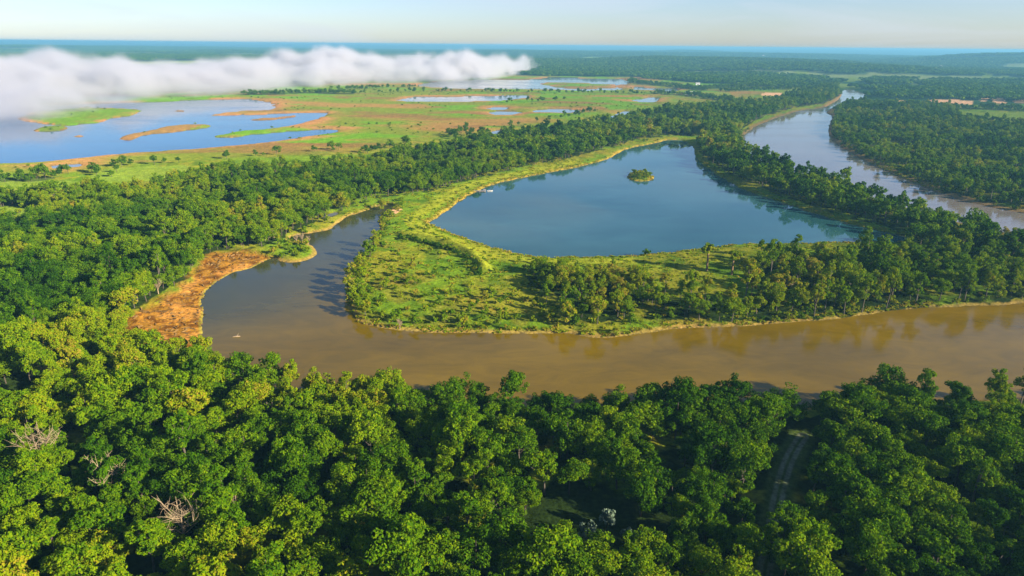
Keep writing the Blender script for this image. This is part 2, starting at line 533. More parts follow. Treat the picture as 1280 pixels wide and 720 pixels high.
def water_mat(name, c_a, c_b, scale, bump, rough=.03, ior=1.33, c_c=None):
    m = bpy.data.materials.new(name); t = NT(m)
    co = t.n('ShaderNodeTexCoord').outputs['Object']
    mp = t.n('ShaderNodeMapping', Vector=co, Scale=(.45, 1, 1)).outputs[0]
    nz = t.n('ShaderNodeTexNoise', Vector=mp, Scale=scale, Detail=4.0, Roughness=.55, Distortion=.6).outputs[0]
    c = t.ramp(nz, [(.32, c_a), (.68, c_b)])
    if c_c is not None:
        at_ = t.n('ShaderNodeAttribute', _attribute_name='silt').outputs['Fac']
        c = t.mixc(c, c_c, at_)
    sw = t.n('ShaderNodeTexNoise', Vector=mp, Scale=scale * 3.2, Detail=6.0, Roughness=.62, Distortion=2.2).outputs[0]
    c = t.mixc(c, t.ramp(sw, [(.36, (.87, .88, .9)), (.64, (1.10, 1.09, 1.08))]), 1.0, 'MULTIPLY')
    b = t.n('ShaderNodeBsdfPrincipled', Base__Color=c, Roughness=rough, IOR=ior)
    rn = t.n('ShaderNodeTexNoise', Vector=mp, Scale=.012, Detail=4.0, Distortion=1.0).outputs[0]
    rv = t.n('ShaderNodeMapRange', Value=rn); rv.inputs[1].default_value = .4; rv.inputs[2].default_value = .65; rv.inputs[3].default_value = rough * .6; rv.inputs[4].default_value = rough * 1.3 + .08
    t.l(rv.outputs[0], b.inputs['Roughness'])
    w = t.n('ShaderNodeTexNoise', Vector=mp, Scale=1.2, Detail=3.0, Roughness=.6).outputs[0]
    w2 = t.n('ShaderNodeTexNoise', Vector=mp, Scale=.05, Detail=2.0).outputs[0]
    st = t.math('MULTIPLY', t.math('SUBTRACT', w2, .35), bump * 3)
    st = t.math('MAXIMUM', st, bump * .3)
    bp = t.n('ShaderNodeBump', Height=w, Distance=.12)
    t.l(st, bp.inputs['Strength'])
    t.l(bp.outputs[0], b.inputs['Normal'])
    t.l(b.outputs[0], t.out.inputs[0])
    return m


TONES = [(0.0, (.012, .042, .001)), (.3, (.042, .110, .002)), (.55, (.108, .188, .002)), (.78, (.190, .242, .003)), (.92, (.25, .225, .010)), (1.0, (.28, .19, .03))]


def leaf_mat(name, src):
    """src: 'object' reads the tone from the object's colour, 'instance' from the scattered point, 'mesh' from the mesh"""
    m = bpy.data.materials.new(name); t = NT(m)
    if src == 'object':
        oi = t.n('ShaderNodeObjectInfo')
        sp = t.n('ShaderNodeSeparateColor', Color=oi.outputs['Color'])
        tone = sp.outputs[0]
    elif src == 'instance':
        tone = t.n('ShaderNodeAttribute', _attribute_type='INSTANCER', _attribute_name='tone').outputs['Fac']
    else:
        tone = t.n('ShaderNodeAttribute', _attribute_name='tone').outputs['Fac']
    v = t.n('ShaderNodeAttribute', _attribute_name='leafvar').outputs['Fac']
    tt = t.math('ADD', tone, t.math('MULTIPLY', t.math('SUBTRACT', v, .5), .75))
    c = t.ramp(tt, TONES)
    b = t.n('ShaderNodeBsdfDiffuse', Color=c, Roughness=.5)
    c2 = t.mixc(c, (1.3, 1.5, .5), 1.0, 'MULTIPLY')
    tr = t.n('ShaderNodeBsdfTranslucent', Color=c2)
    mx = t.n('ShaderNodeMixShader', Fac=.20)
    t.l(b.outputs[0], mx.inputs[1]); t.l(tr.outputs[0], mx.inputs[2])
    t.l(mx.outputs[0], t.out.inputs[0])
    return m


def plain_mat(name, ca, cb, scale=2.0, rough=.8):
    m = bpy.data.materials.new(name); t = NT(m)
    co = t.n('ShaderNodeTexCoord').outputs['Object']
    nz = t.n('ShaderNodeTexNoise', Vector=co, Scale=scale, Detail=4.0).outputs[0]
    c = t.ramp(nz, [(.3, ca), (.7, cb)])
    b = t.n('ShaderNodeBsdfPrincipled', Base__Color=c, Roughness=rough)
    t.l(b.outputs[0], t.out.inputs[0])
    return m


M_GROUND = ground_mat()
M_LEAF = leaf_mat('leaves', 'object')
M_LEAF_I = leaf_mat('scattered_leaves', 'instance')
M_LEAF_M = leaf_mat('canopy_leaves', 'mesh')
M_BARK = plain_mat('bark', (.045, .035, .025), (.10, .08, .06), 3)
M_DEAD = plain_mat('dead_wood', (.20, .14, .075), (.34, .26, .16), 4)
M_GREY = plain_mat('silver_leaves', (.055, .095, .055), (.10, .145, .095), 1.5)

ground = mesh_np('ground', np.stack([gx, gy, gz], -1), grid_faces(NR, NA), True)
attr(ground, 'cover', np.clip(base, 0, 1), 'FLOAT_COLOR')
setting('ground', ground, M_GROUND)

# ------------------------------------------------------------------ water sheets
Fall = grid_faces(NR, NA)
cwho = who[Fall[:, 0]]; cwd = wd[Fall].min(1)
WM = {
    'river': water_mat('silty_river_water', (.100, .064, .0003), (.152, .096, .0005), .035, .22, .09, 1.27, (.042, .044, .014)),
    'lake': water_mat('lake_water', (.012, .060, .064), (.032, .100, .110), .012, .05, .015),
    'distant_river': water_mat('pale_river_water', (.135, .115, .10), (.16, .14, .125), .02, .14, .06),
    'wetland_lake': water_mat('shallow_blue_water', (.003, .07, .18), (.004, .085, .22), .01, .12, .05, 1.25),
    'pond': water_mat('pond_water', (.10, .13, .15), (.16, .17, .18), .02, .12, .05),
}
names = list(POLY)
for i, nm in enumerate(names):
    key = nm if nm in WM else 'pond'
    s = (cwho == i) & (cwd < 5 + .01 * gr[Fall[:, 0]])
    if not s.any():
        continue
    fs = Fall[s]
    u, inv = np.unique(fs, return_inverse=True)
    V = np.stack([gx[u], gy[u], np.zeros(len(u))], -1)
    me = mesh_np(key, V, inv.reshape(fs.shape))
    if nm == 'river':
        wpx, wpy = proj(V[:, 0], V[:, 1])
        # the silt of the main stream thins out into the still backwater
        q = (wpx - 330) * .35 + (wpy - 395) * 1.0 + (fbm(V[:, 0], V[:, 1], 45, 60, 3) - .5) * 60
        silt = 1 - sstep(-70, 60, q)
        attr(me, 'silt', silt * .97)
    setting(key, me, WM[key])

# ------------------------------------------------------------------ trees
def quads(P, Nn, S, r):
    """one leaf-clump face per point, facing Nn, half size S"""
    n = len(P)
    Nn = Nn / np.linalg.norm(Nn, axis=1, keepdims=True)
    a = r.normal(size=(n, 3)); a -= (a * Nn).sum(1, keepdims=True) * Nn
    a /= np.linalg.norm(a, axis=1, keepdims=True)
    b = np.cross(Nn, a)
    S = S[:, None]
    asp = r.uniform(.55, 1.0, (n, 1))
    v = np.stack([P - a * S, P - b * S * asp + Nn * S * .25, P + a * S, P + b * S * asp + Nn * S * .25], 1)
    return v.reshape(-1, 3), np.arange(n * 4).reshape(-1, 4)


def crown_data(r, shape, nclump, nleaf, ls):
    h, z0, rx = shape['h'], shape['z0'], shape['r']
    cz = (h + z0) / 2; rz = (h - z0) / 2
    cs, rs = [], []
    lean = r.normal(0, .12, 2) * rx
    # a few main lobes, each with clumps round it: uneven outline, gaps between
    L = shape.get('lobes', 5)
    lob = []
    for k in range(L):
        an = k * 2 * math.pi / L + r.uniform(-.5, .5)
        q = r.uniform(.30, .68) if k else 0.05
        zz = r.uniform(-.45, .55) if k else .55
        lob.append((math.cos(an) * q * rx + lean[0], math.sin(an) * q * rx + lean[1], cz + zz * rz, r.uniform(.38, .58) * rx))
    for k in range(nclump):
        lx, ly, lz, lr = lob[k % L]
        d = r.normal(size=3); d /= np.linalg.norm(d)
        d[2] = d[2] * .85 + .18
        lzr = lr * shape.get('vert', .85)
        c = np.array([lx + d[0] * lr * .95, ly + d[1] * lr * .95, lz + d[2] * lzr * .95])
        c[2] = min(max(c[2], z0 + .3), h)
        cs.append(c); rs.append(r.uniform(.16, .30) * rx * shape.get('clump', 1))
    P, Nn, V = [], [], []
    for c, q in zip(cs, rs):
        n = max(6, int(nleaf * (q / (.25 * rx)) ** 2))
        d = r.normal(size=(n, 3)); d /= np.linalg.norm(d, axis=1, keepdims=True)
        rad = q * r.uniform(.70, 1.04, (n, 1))
        P.append(c + d * rad * [1, 1, .8])
        Nn.append(d * .8 + r.normal(0, .45, (n, 3)) + [0, 0, .35])
        V.append(np.clip(r.uniform(-.14, .14) + r.uniform(.25, .75, n), 0, 1))
    P = np.concatenate(P); Nn = np.concatenate(Nn); V = np.concatenate(V)
    S = r.uniform(.6, 1.25, len(P)) * ls
    vv, ff = quads(P, Nn, S, r)
    return vv, ff, np.repeat(V, 4), cs, lob


def tube_data(paths, sides=5):
    """paths: lists of (x,y,z,radius)"""
    VV, FF, off = [], [], 0
    for path in paths:
        m = len(path)
        for i, (x, y, z, q) in enumerate(path):
            a = np.array(path[max(i - 1, 0)][:3]); b = np.array(path[min(i + 1, m - 1)][:3])
            d = b - a; d = d / (np.linalg.norm(d) + 1e-9)
            u = np.cross(d, [0.3, 1, .1]); u /= np.linalg.norm(u); w = np.cross(d, u)
            for k in range(sides):
                an = 2 * math.pi * k / sides
                VV.append(np.array([x, y, z]) + (u * math.cos(an) + w * math.sin(an)) * q)
        for i in range(m - 1):
            for k in range(sides):
                k2 = (k + 1) % sides
                FF.append((off + i * sides + k, off + i * sides + k2, off + (i + 1) * sides + k2, off + (i + 1) * sides + k))
        off += m * sides
    return np.array(VV), np.array(FF)


def trunk_paths(r, shape, targets):
    h, z0 = shape['h'], shape['z0']
    tr = shape.get('tr', .24)
    bx, by = r.normal(0, .25, 2)
    fork = z0 + (h - z0) * .25
    p = [(0, 0, -1.2, tr * 1.5), (0, 0, .3, tr * 1.15), (bx * .5, by * .5, fork * .5, tr), (bx, by, fork, tr * .8), (bx * 1.3, by * 1.3, h * .8, tr * .3)]
    out = [p]
    for t in targets:
        z = fork * r.uniform(.75, 1.15)
        mid = ((bx + t[0]) * .45, (by + t[1]) * .45, (z + t[2]) * .5 + .4, tr * .32)
        out.append([(bx, by, z, tr * .5), mid, (t[0], t[1], t[2], tr * .12)])
    return out


def twig_paths(r, h, spread, n, n2):
    out = []
    tr = .2
    out.append([(0, 0, -1, tr * 1.3), (.1, 0, h * .3, tr), (.1, .2, h * .55, tr * .7)])
    for k in range(n):
        an = k * 2.4 + r.uniform(-.3, .3)
        z = h * r.uniform(.2, .55)
        q = spread * r.uniform(.35, 1.15)
        tip = np.array([math.cos(an) * q, math.sin(an) * q, h * r.uniform(.55, 1.0)])
        a = np.array([.1, .1, z]); mid = a * .5 + tip * .5 + r.normal(0, .2, 3)
        out.append([(*a, tr * .5), (*mid, tr * .32), (*tip, tr * .1)])
        for j in range(n2):
            s = a + (tip - a) * r.uniform(.35, .9)
            e = s + r.normal(0, .26 * spread, 3) * [1, 1, .6] + [0, 0, h * .08]
            out.append([(*s, tr * .22), (*((s + e) / 2 + r.normal(0, .1, 3)), tr * .16), (*e, tr * .06)])
    return out


def join_np(parts):
    VV, FF, A, mi, off = [], [], [], [], 0
    for k, (v, f, a) in enumerate(parts):
        VV.append(v); FF.append(f + off); A.append(a); mi.append(np.full(len(f), k)); off += len(v)
    return np.concatenate(VV), np.concatenate(FF), np.concatenate(A), np.concatenate(mi)


PROTO = {}      # kind -> list of dicts(crown mesh, trunk mesh, whole mesh object for scattering, h, r)
SCATTER = bpy.data.collections.new('scatter_sources')


def make_proto(kind, k, shape, nclump, nleaf, ls, limbs=7, leaf_sides=5):
    r = np.random.default_rng(1000 + hash_kind(kind) * 50 + k)
    vv, ff, va, cs, lob = crown_data(r, shape, nclump, nleaf, ls)
    paths = trunk_paths(r, shape, [cs[i] for i in r.choice(len(cs), min(limbs, len(cs)), False)])
    tv, tf = tube_data(paths, leaf_sides)
    d = dict(h=shape['h'], r=shape['r'])
    if kind in ('round', 'tall', 'willow', 'bush', 'column'):
        me = mesh_np('crown', vv, ff); attr(me, 'leafvar', va); me.materials.append(M_LEAF); d['crown'] = me
        me = mesh_np('trunk', tv, tf, True); me.materials.append(M_BARK); d['trunk'] = me
    V, Fq, A, mi = join_np([(vv, ff, va), (tv, tf, np.full(len(tv), .5))])
    me = mesh_np('whole_' + kind, V, Fq); attr(me, 'leafvar', A)
    me.materials.append(M_LEAF_I); me.materials.append(M_BARK)
    me.polygons.foreach_set('material_index', mi.astype(np.int32))
    d['whole'] = me
    PROTO.setdefault(kind, []).append(d)


def hash_kind(k):
    return ['round', 'tall', 'willow', 'bush', 'far_round', 'far_tall', 'tuft', 'column'].index(k)


for k in range(9):
    hh = [11, 12.5, 10, 13, 11.5, 9.5, 12, 10.5, 13.5][k]
    rr_ = [4.6, 5.3, 4.2, 5.0, 5.6, 3.8, 4.4, 5.0, 4.7][k]
    make_proto('round', k, dict(h=hh, z0=1.8, r=rr_, lobes=[6, 7, 5, 7, 8, 5, 6, 7, 6][k], vert=.8), 58, 76, .275)
for k in range(6):
    hh = [15, 17, 14, 16, 18, 13][k]
    make_proto('tall', k, dict(h=hh, z0=3.5, r=[3.4, 3.7, 3.0, 3.6, 3.4, 3.3][k], lobes=6, vert=1.15), 50, 66, .27)
for k in range(4):
    make_proto('willow', k, dict(h=[7, 8, 6, 8.5][k], z0=.6, r=[2.8, 3.2, 2.6, 3.0][k], lobes=5, tr=.14), 40, 52, .24)
for k in range(4):
    make_proto('bush', k, dict(h=[2.2, 2.8, 1.8, 3.2][k], z0=.1, r=[1.5, 1.9, 1.4, 1.8][k], lobes=4, tr=.07), 16, 34, .20, 4, 3)
for k in range(6):
    make_proto('far_round', k, dict(h=[11, 12, 10, 12.5, 11, 9][k], z0=2.2, r=[4.8, 5.2, 4.4, 5, 5.5, 4.2][k], lobes=6, clump=1.15, vert=.75), 34, 24, .52, 3, 4)
for k in range(3):
    make_proto('far_tall', k, dict(h=[15, 16, 13.5][k], z0=3.0, r=[3.6, 3.9, 3.5][k], lobes=6, clump=1.15, vert=1.1), 30, 24, .5, 3, 4)

for k in range(2):
    make_proto('column', k, dict(h=13.5, z0=8.4, r=3.4, lobes=6, tr=.5, vert=.6), 34, 60, .38, 6, 8)
    PROTO['column'][k]['trunk'].materials.clear(); PROTO['column'][k]['trunk'].materials.append(plain_mat('vine_clad_bark', (.13, .07, .03), (.24, .15, .06), 1.2))
# tussocks of tall grass
for k in range(3):
    r = np.random.default_rng(400 + k)
    n = 26
    P = np.stack([r.normal(0, .55, n), r.normal(0, .55, n), r.uniform(.15, .45, n)], -1)
    Nn = np.stack([r.normal(size=n), r.normal(size=n), r.uniform(0, .5, n)], -1)
    vv, ff = quads(P, Nn, r.uniform(.25, .5, n), r)
    me = mesh_np('whole_tuft', vv, ff); attr(me, 'leafvar', np.repeat(r.uniform(.2, .8, n), 4)); me.materials.append(M_LEAF_I)
    PROTO.setdefault('tuft', []).append(dict(h=.7, r=.8, whole=me))


def patch_proto(k):
    """100 m of distant canopy: low crowns, each with its own tone"""
    r = np.random.default_rng(700 + k)
    VV, FF, T, A, off = [], [], [], [], 0
    for i in range(120):
        x, y = r.uniform(-58, 58, 2)
        q = r.uniform(3.6, 6.2); h = r.uniform(7, 12)
        n = 44
        d = r.normal(size=(n, 3)); d /= np.linalg.norm(d, axis=1, keepdims=True)
        d[:, 2] = np.abs(d[:, 2]) * .9 - .1
        P = np.array([x, y, h - q * .7]) + d * [q, q, q * .75] * r.uniform(.75, 1.05, (n, 1))
        v, f = quads(P, d + r.normal(0, .35, (n, 3)), r.uniform(1.2, 2.0, n), r)
        VV.append(v); FF.append(f + off); off += len(v)
        T.append(np.full(len(v), np.clip(r.normal(.26, .15), .03, .75))); A.append(np.repeat(r.uniform(.3, .7, n), 4))
    me = mesh_np('whole_patch', np.concatenate(VV), np.concatenate(FF))
    attr(me, 'tone', np.concatenate(T)); attr(me, 'leafvar', np.concatenate(A)); me.materials.append(M_LEAF_M)
    return me


PROTO['patch'] = [dict(h=11, r=50, whole=patch_proto(k)) for k in range(3)]


def scatter(name, kinds, pts, label_kind='stuff'):
    """pts: x,y,z,scale_xy,scale_z,rot,kind index,tone -> one object"""
    pts = np.asarray(pts, float)
    src = bpy.data.collections.new(name + '_sources')
    i = 0
    for kd in kinds:
        for d in PROTO[kd]:
            o = bpy.data.objects.new('%s_%03d' % (name, i), d['whole']); src.objects.link(o); i += 1
    me = bpy.data.meshes.new(name)
    me.vertices.add(len(pts)); me.vertices.foreach_set('co', pts[:, :3].astype(np.float32).ravel())
    attr(me, 'scl', np.stack([pts[:, 3], pts[:, 3], pts[:, 4]], -1), 'FLOAT_VECTOR')
    attr(me, 'rot', np.stack([0 * pts[:, 5], 0 * pts[:, 5], pts[:, 5]], -1), 'FLOAT_VECTOR')
    attr(me, 'idx', pts[:, 6], 'INT'); attr(me, 'tone', pts[:, 7])
    o = bpy.data.objects.new(name, me); o['kind'] = 'stuff'; link(o)
    ng = bpy.data.node_groups.new(name, 'GeometryNodeTree')
    ng.interface.new_socket('Geometry', in_out='INPUT', socket_type='NodeSocketGeometry')
    ng.interface.new_socket('Geometry', in_out='OUTPUT', socket_type='NodeSocketGeometry')
    N_ = ng.nodes
    gi_ = N_.new('NodeGroupInput'); go_ = N_.new('NodeGroupOutput')
    ip = N_.new('GeometryNodeInstanceOnPoints'); ci = N_.new('GeometryNodeCollectionInfo')
    ci.inputs['Collection'].default_value = src
    ci.inputs['Separate Children'].default_value = True
    ci.inputs['Reset Children'].default_value = True
    ip.inputs['Pick Instance'].default_value = True
    def na(nm, ty):
        a = N_.new('GeometryNodeInputNamedAttribute'); a.data_type = ty; a.inputs['Name'].default_value = nm
        return [s for s in a.outputs if s.enabled and s.name == 'Attribute'][0]
    L = ng.links.new
    L(gi_.outputs[0], ip.inputs['Points']); L(ci.outputs[0], ip.inputs['Instance'])
    L(na('idx', 'INT'), ip.inputs['Instance Index'])
    L(na('scl', 'FLOAT_VECTOR'), ip.inputs['Scale'])
    e2r = N_.new('FunctionNodeEulerToRotation')
    L(na('rot', 'FLOAT_VECTOR'), e2r.inputs[0]); L(e2r.outputs[0], ip.inputs['Rotation'])
    L(ip.outputs[0], go_.inputs[0])
    md_ = o.modifiers.new('scatter', 'NODES'); md_.node_group = ng
    return o


def hexgrid(x0, x1, y0, y1, s, r, jit=.42):
    nx = int((x1 - x0) / s) + 1; ny = int((y1 - y0) / (s * .87)) + 1
    I, J = np.meshgrid(np.arange(nx), np.arange(ny))
    x = x0 + (I + .5 * (J % 2)) * s; y = y0 + J * s * .87
    x = x.ravel() + r.uniform(-jit, jit, x.size) * s; y = y.ravel() + r.uniform(-jit, jit, y.size) * s
    return x, y


def ground_z(x, y):
    w, _ = water_sd(x, y)
    u = (fbm(x, y, 40, 71, 3) - .5) * 1.4 + (fbm(x, y, 6, 77, 2) - .5) * .5
    return np.where(w > 0, (1.5 + u) * (1 - np.exp(-np.maximum(w, 0) / 3.5)) + .05, np.maximum(w * .4, -1.6)) + hills(x, y), w


def inview(px, py, pad=60):
    return (px > -pad) & (px < 1280 + pad) & (py < 720 + pad * 2.5)


# --- placements of the woodland trees
def place(polys, s, x0, x1, y0, y1, seed, exclude=(), minw=2.5):
    r = np.random.default_rng(seed)
    x, y = hexgrid(x0, x1, y0, y1, s, r)
    px, py = proj(x, y)
    m = np.zeros(x.shape, bool)
    for P in polys:
        m |= inpoly(px, py, P)
    for P in exclude:
        m &= ~inpoly(px, py, P)
    x, y, px, py = x[m], y[m], px[m], py[m]
    z, w = ground_z(x, y)
    m = w > minw
    return x[m], y[m], z[m], px[m], py[m]


EXCL = FIELDS_GREEN[:5] + FIELDS_PINK[-3:] + [MUD]
HERO = []      # foreground woodland
x, y, z, px, py = place([W_NEAR], 5.9, -420, 420, 70, 620, 5, EXCL)
tdist = segdist(x, y, TRACK, False)
keep = (tdist > 5.6) | (py > 680)
gap = fbm(x, y, 24, 210, 2)
keep &= (gap > .22) | (np.random.default_rng(4).uniform(size=len(x)) > .75)
for (ga, gb, gw, gh) in [(128, 660, 18, 34), (690, 600, 22, 14), (765, 672, 44, 26), (905, 655, 16, 16), (950, 512, 20, 8), (1180, 640, 20, 16), (835, 590, 20, 12), (215, 560, 20, 12),
                         (40, 500, 26, 10), (20, 655, 22, 12), (560, 655, 14, 16), (440, 590, 16, 10)]:
    keep &= ((px - ga) / gw) ** 2 + ((py - gb) / gh) ** 2 > 1
x, y, z, px, py = [a[keep] for a in (x, y, z, px, py)]
near_rows = np.stack([x, y, z, px, py], -1)


def tone_at(x, y, r):
    t = .42 + (fbm(x, y, 45, 300, 3) - .5) * .8 + r.normal(0, .10, x.shape)
    return np.clip(t, .10, .90)


r_ = np.random.default_rng(77)
tn = tone_at(near_rows[:, 0], near_rows[:, 1], r_)
scl = np.clip(r_.normal(.77, .17, len(tn)), .42, 1.2)
rv_d = segdist(near_rows[:, 0], near_rows[:, 1], POLY['river'])
scl = np.where(rv_d < 26, np.minimum(scl, .95) * np.where(near_rows[:, 3] > 790, 1.1, 1.0), scl)
dist = np.sqrt(near_rows[:, 0] ** 2 + near_rows[:, 1] ** 2 + 1e4)
fx, fy = near_rows[:, 3], near_rows[:, 4]
top_px, top_py = proj(near_rows[:, 0], near_rows[:, 1], 9.0)
vis = (top_px > -25) & (top_px < 1305) & (top_py < 735) & (fy > 430)
order = np.argsort(np.where(vis, dist / scl, 1e9))
NHERO = 295
hero_ids = order[:NHERO]
hero_ids = hero_ids[vis[hero_ids]]
rest = np.setdiff1d(np.arange(len(tn)), hero_ids)

W_ = ['one', 'two', 'three', 'four', 'five', 'six', 'seven', 'eight', 'nine', 'ten', 'eleven', 'twelve', 'thirteen', 'fourteen', 'fifteen', 'sixteen', 'seventeen', 'eighteen', 'nineteen']
T_ = ['', '', 'twenty', 'thirty', 'forty', 'fifty', 'sixty', 'seventy', 'eighty', 'ninety']


def num(n):
    n = int(n)
    if n < 1:
        return 'no'
    if n < 20:
        return W_[n - 1]
    if n < 100:
        return T_[n // 10] + ('' if n % 10 == 0 else '-' + W_[n % 10 - 1])
    return ('a-hundred' if n < 200 else 'two-hundred' if n < 300 else 'three-hundred') + ('' if n % 100 == 0 else '-' + num(n % 100))


def tone_word(t):
    return 'deep green' if t < .3 else 'mid green' if t < .48 else 'fresh green' if t < .62 else 'yellow-green' if t < .8 else 'olive yellow'


USED = {}


def unique(fn):
    for k in range(12):
        s = fn(k)
        if s not in USED:
            USED[s] = 1
            return s
    USED[s] = 1
    return s


riverP = POLY['river']
track_x = TRACK


def size_word(s, kind='tree'):
    return 'big' if s > 1.18 else 'small' if s < .84 else 'medium'


def make_tree(name, d, x, y, z, sxy, sz, rot, tone, label, cat, group, trunk_name='trunk'):
    e = bpy.data.objects.new(name, None)
    e.empty_display_size = 1
    e.location = (x, y, z); e.rotation_euler = (0, 0, rot); e.scale = (sxy, sxy, sz)
    tag(e, label, cat, group); link(e)
    c = bpy.data.objects.new('crown', d['crown']); c.color = (tone, tone, tone, 1); link(c, e)
    t = bpy.data.objects.new('trunk', d['trunk']); link(t, e)
    return e


def dir_of(dx):
    return 'east' if dx > 0 else 'west'


tr0 = TRACK[len(TRACK) // 3]
for i in hero_ids:
    x, y, z = near_rows[i, :3]
    w = float(segdist(np.array([x]), np.array([y]), riverP)[0])
    dx = x - tr0[0]
    t = tn[i]; s = scl[i]
    def lab(k, x=x, w=w, dx=dx, t=t, s=s):
        st = 5 if k == 0 else 1
        a = max(1, round(w / st)) * st; b = max(1, round(abs(dx) / st)) * st
        a += (k - 2 if k > 2 else 0)
        return '%s %s tree %s metres from the muddy river, %s %s of the track' % (size_word(s), tone_word(t), num(a), num(b), dir_of(dx))
    q_ = r_.uniform()
    kd = 'round' if q_ < .76 or rv_d[i] < 30 else 'tall' if q_ < .88 else 'willow'
    d = PROTO[kd][int(r_.integers(0, len(PROTO[kd])))]
    s = s * {'round': 1, 'tall': .82, 'willow': 1.35}[kd]
    make_tree('forest_tree', d, x, y, z, s * (1.2 if kd == 'tall' else 1), s * r_.uniform(.9, 1.15), r_.uniform(0, 6.28), t, unique(lab), 'tree', 'trees of the near forest')

# --- woodland across the river: the tongue of land
x, y, z, px, py = place([W_PEN], 7.0, -60, 520, 200, 470, 21, [FIELDS_GREEN[4]], 1.5)
pen = np.stack([x, y, z, px, py], -1)
extra = [(683, 384, 'tall', .62), (705, 398, 'tall', .6), (717, 388, 'willow', 1.1), (691, 406, 'willow', .8), (710, 410, 'willow', 1.2), (746, 410, 'willow', 1.35),
         (606, 380, 'willow', .55), (883, 342, 'column', .95), (914, 348, 'column', .85), (962, 352, 'tall', 1.08), (950, 326, 'tall', .62), (993, 338, 'tall', 1.0), (1003, 340, 'tall', .8), (976, 356, 'tall', .85),
         (1022, 340, 'tall', .85), (1060, 345, 'tall', 1.1), (766, 342, 'tall', .45), (720, 345, 'tall', .45), (788, 352, 'tall', .5), (740, 380, 'tall', .6), (1030, 392, 'tall', .8)]
bankw = [(447, 336), (440, 352), (438, 368), (441, 381), (450, 393), (458, 399), (452, 347), (451, 362), (449, 377), (459, 388), (462, 326), (458, 316), (468, 310), (478, 262)]
pen_list = []
for (a, b, kd, s) in extra:
    X, Y = at(a, b); pen_list.append([float(X), float(Y), kd, s, -1])
ex_xy = np.array([[p[0], p[1]] for p in pen_list])
for q in pen:
    if np.min(np.hypot(ex_xy[:, 0] - q[0], ex_xy[:, 1] - q[1])) < 4:
        continue
    w = r_.uniform()
    if q[3] < 840 and q[4] < 372:
        w = max(w, .5)
    kd = 'tall' if w < .45 else 'round' if w < .8 else 'willow'
    pen_list.append([q[0], q[1], kd, float(np.clip(r_.normal(.82 if kd != 'willow' else 1.1, .14), .5, 1.2)) * (.78 if q[3] < 840 else 1.0), 0])
for (a, b) in bankw:
    X, Y = at(a, b); pen_list.append([float(X), float(Y), 'willow', float(r_.uniform(.85, 1.2)), 1])
pen_out = []
cnt = 0
for X, Y, kd, s, fl_ in sorted(pen_list, key=lambda p: math.hypot(p[0], p[1])):
    ax, ay = np.array([X]), np.array([Y])
    z_, w_ = ground_z(ax, ay)
    ppx, ppy = proj(ax, ay)
    t = float(np.clip(tone_at(ax, ay, r_)[0] + (.21 if kd != 'willow' else .28), .1, .9))
    if fl_ == -1 and 880 < ppx[0] < 916:
        t = .72
    visible = -20 < ppx[0] < 1300
    if visible and (fl_ != 0 or cnt < 150):
        wr = float(segdist(ax, ay, riverP)[0]); wl = float(segdist(ax, ay, POLY['lake'])[0])
        def lab(k, wr=wr, wl=wl, t=t, s=s, kd=kd):
            st = 5 if k == 0 else 1
            a = max(1, round(wr / st)) * st + max(0, k - 2); b = max(1, round(wl / st)) * st
            word = {'tall': 'tall', 'round': 'rounded', 'willow': 'willowy', 'column': 'vine-clad tufted'}[kd]
            return '%s %s tree across the river, %s metres from it, %s from the lake' % (tone_word(t), word, num(a), num(b))
        nm = {'tall': 'poplar_tree', 'round': 'riverside_tree', 'willow': 'willow_tree', 'column': 'vine_clad_tree'}[kd]
        make_tree(nm, PROTO[kd][int(r_.integers(0, len(PROTO[kd])))], X, Y, float(z_[0]), s * (.92 if kd == 'tall' else 1), s, r_.uniform(0, 6.28), t, unique(lab), 'tree', 'trees on the tongue of land')
        if fl_ == 0:
            cnt += 1
    else:
        pen_out.append((X, Y, float(z_[0]), s, s, r_.uniform(0, 6.28), {'round': 0, 'tall': 9, 'willow': 15}[kd] + int(r_.integers(0, 4)), t))

# --- the rest of the near woodland as one mass
rows = []
for i in rest:
    x, y, z, px, py = near_rows[i]
    if px < -500 or px > 1800:
        continue
    s = scl[i]
    edge = r_.uniform() < .10
    rows.append((x, y, z, s, s * r_.uniform(.9, 1.15), r_.uniform(0, 6.28), int(r_.integers(0, 9)) if not edge else 9 + int(r_.integers(0, 6)), tn[i]))
rows += pen_out
scatter('forest', ['round', 'tall', 'willow'], rows)

# --- farther woodland (one mass), individual low-detail crowns out to about two kilometres
rows = []
x, y, z, px, py = place([W_NEAR, W_STRIP, W_RIGHT], 7.4, -1500, 1500, 290, 2300, 31, EXCL, 2.5)
sel = (~((y < 620) & (np.abs(x) < 420)) | inpoly(px, py, W_STRIP) | inpoly(px, py, W_RIGHT)) & (px > -400) & (px < 1700)
sel &= (fbm(x, y, 30, 211, 2) > .31)
x, y, z, px, py = [a[sel] for a in (x, y, z, px, py)]
tfar = np.clip(tone_at(x, y, r_) + (fbm(x, y, 28, 340, 3) - .5) * .5, .08, .9)
insr = inpoly(px, py, W_RIGHT)
ins = inpoly(px, py, W_STRIP)
for i in range(len(x)):
    s = r_.uniform(.55, 1.2) * (.72 if insr[i] else 1.0)
    k = int(r_.integers(0, 6)) if (r_.uniform() < (.8 if not ins[i] else .5)) else 6 + int(r_.integers(0, 3))
    t = tfar[i] + (.02 if insr[i] else .0)
    rows.append((x[i], y[i], z[i], s, s * r_.uniform(.85, 1.15), r_.uniform(0, 6.28), k, t))
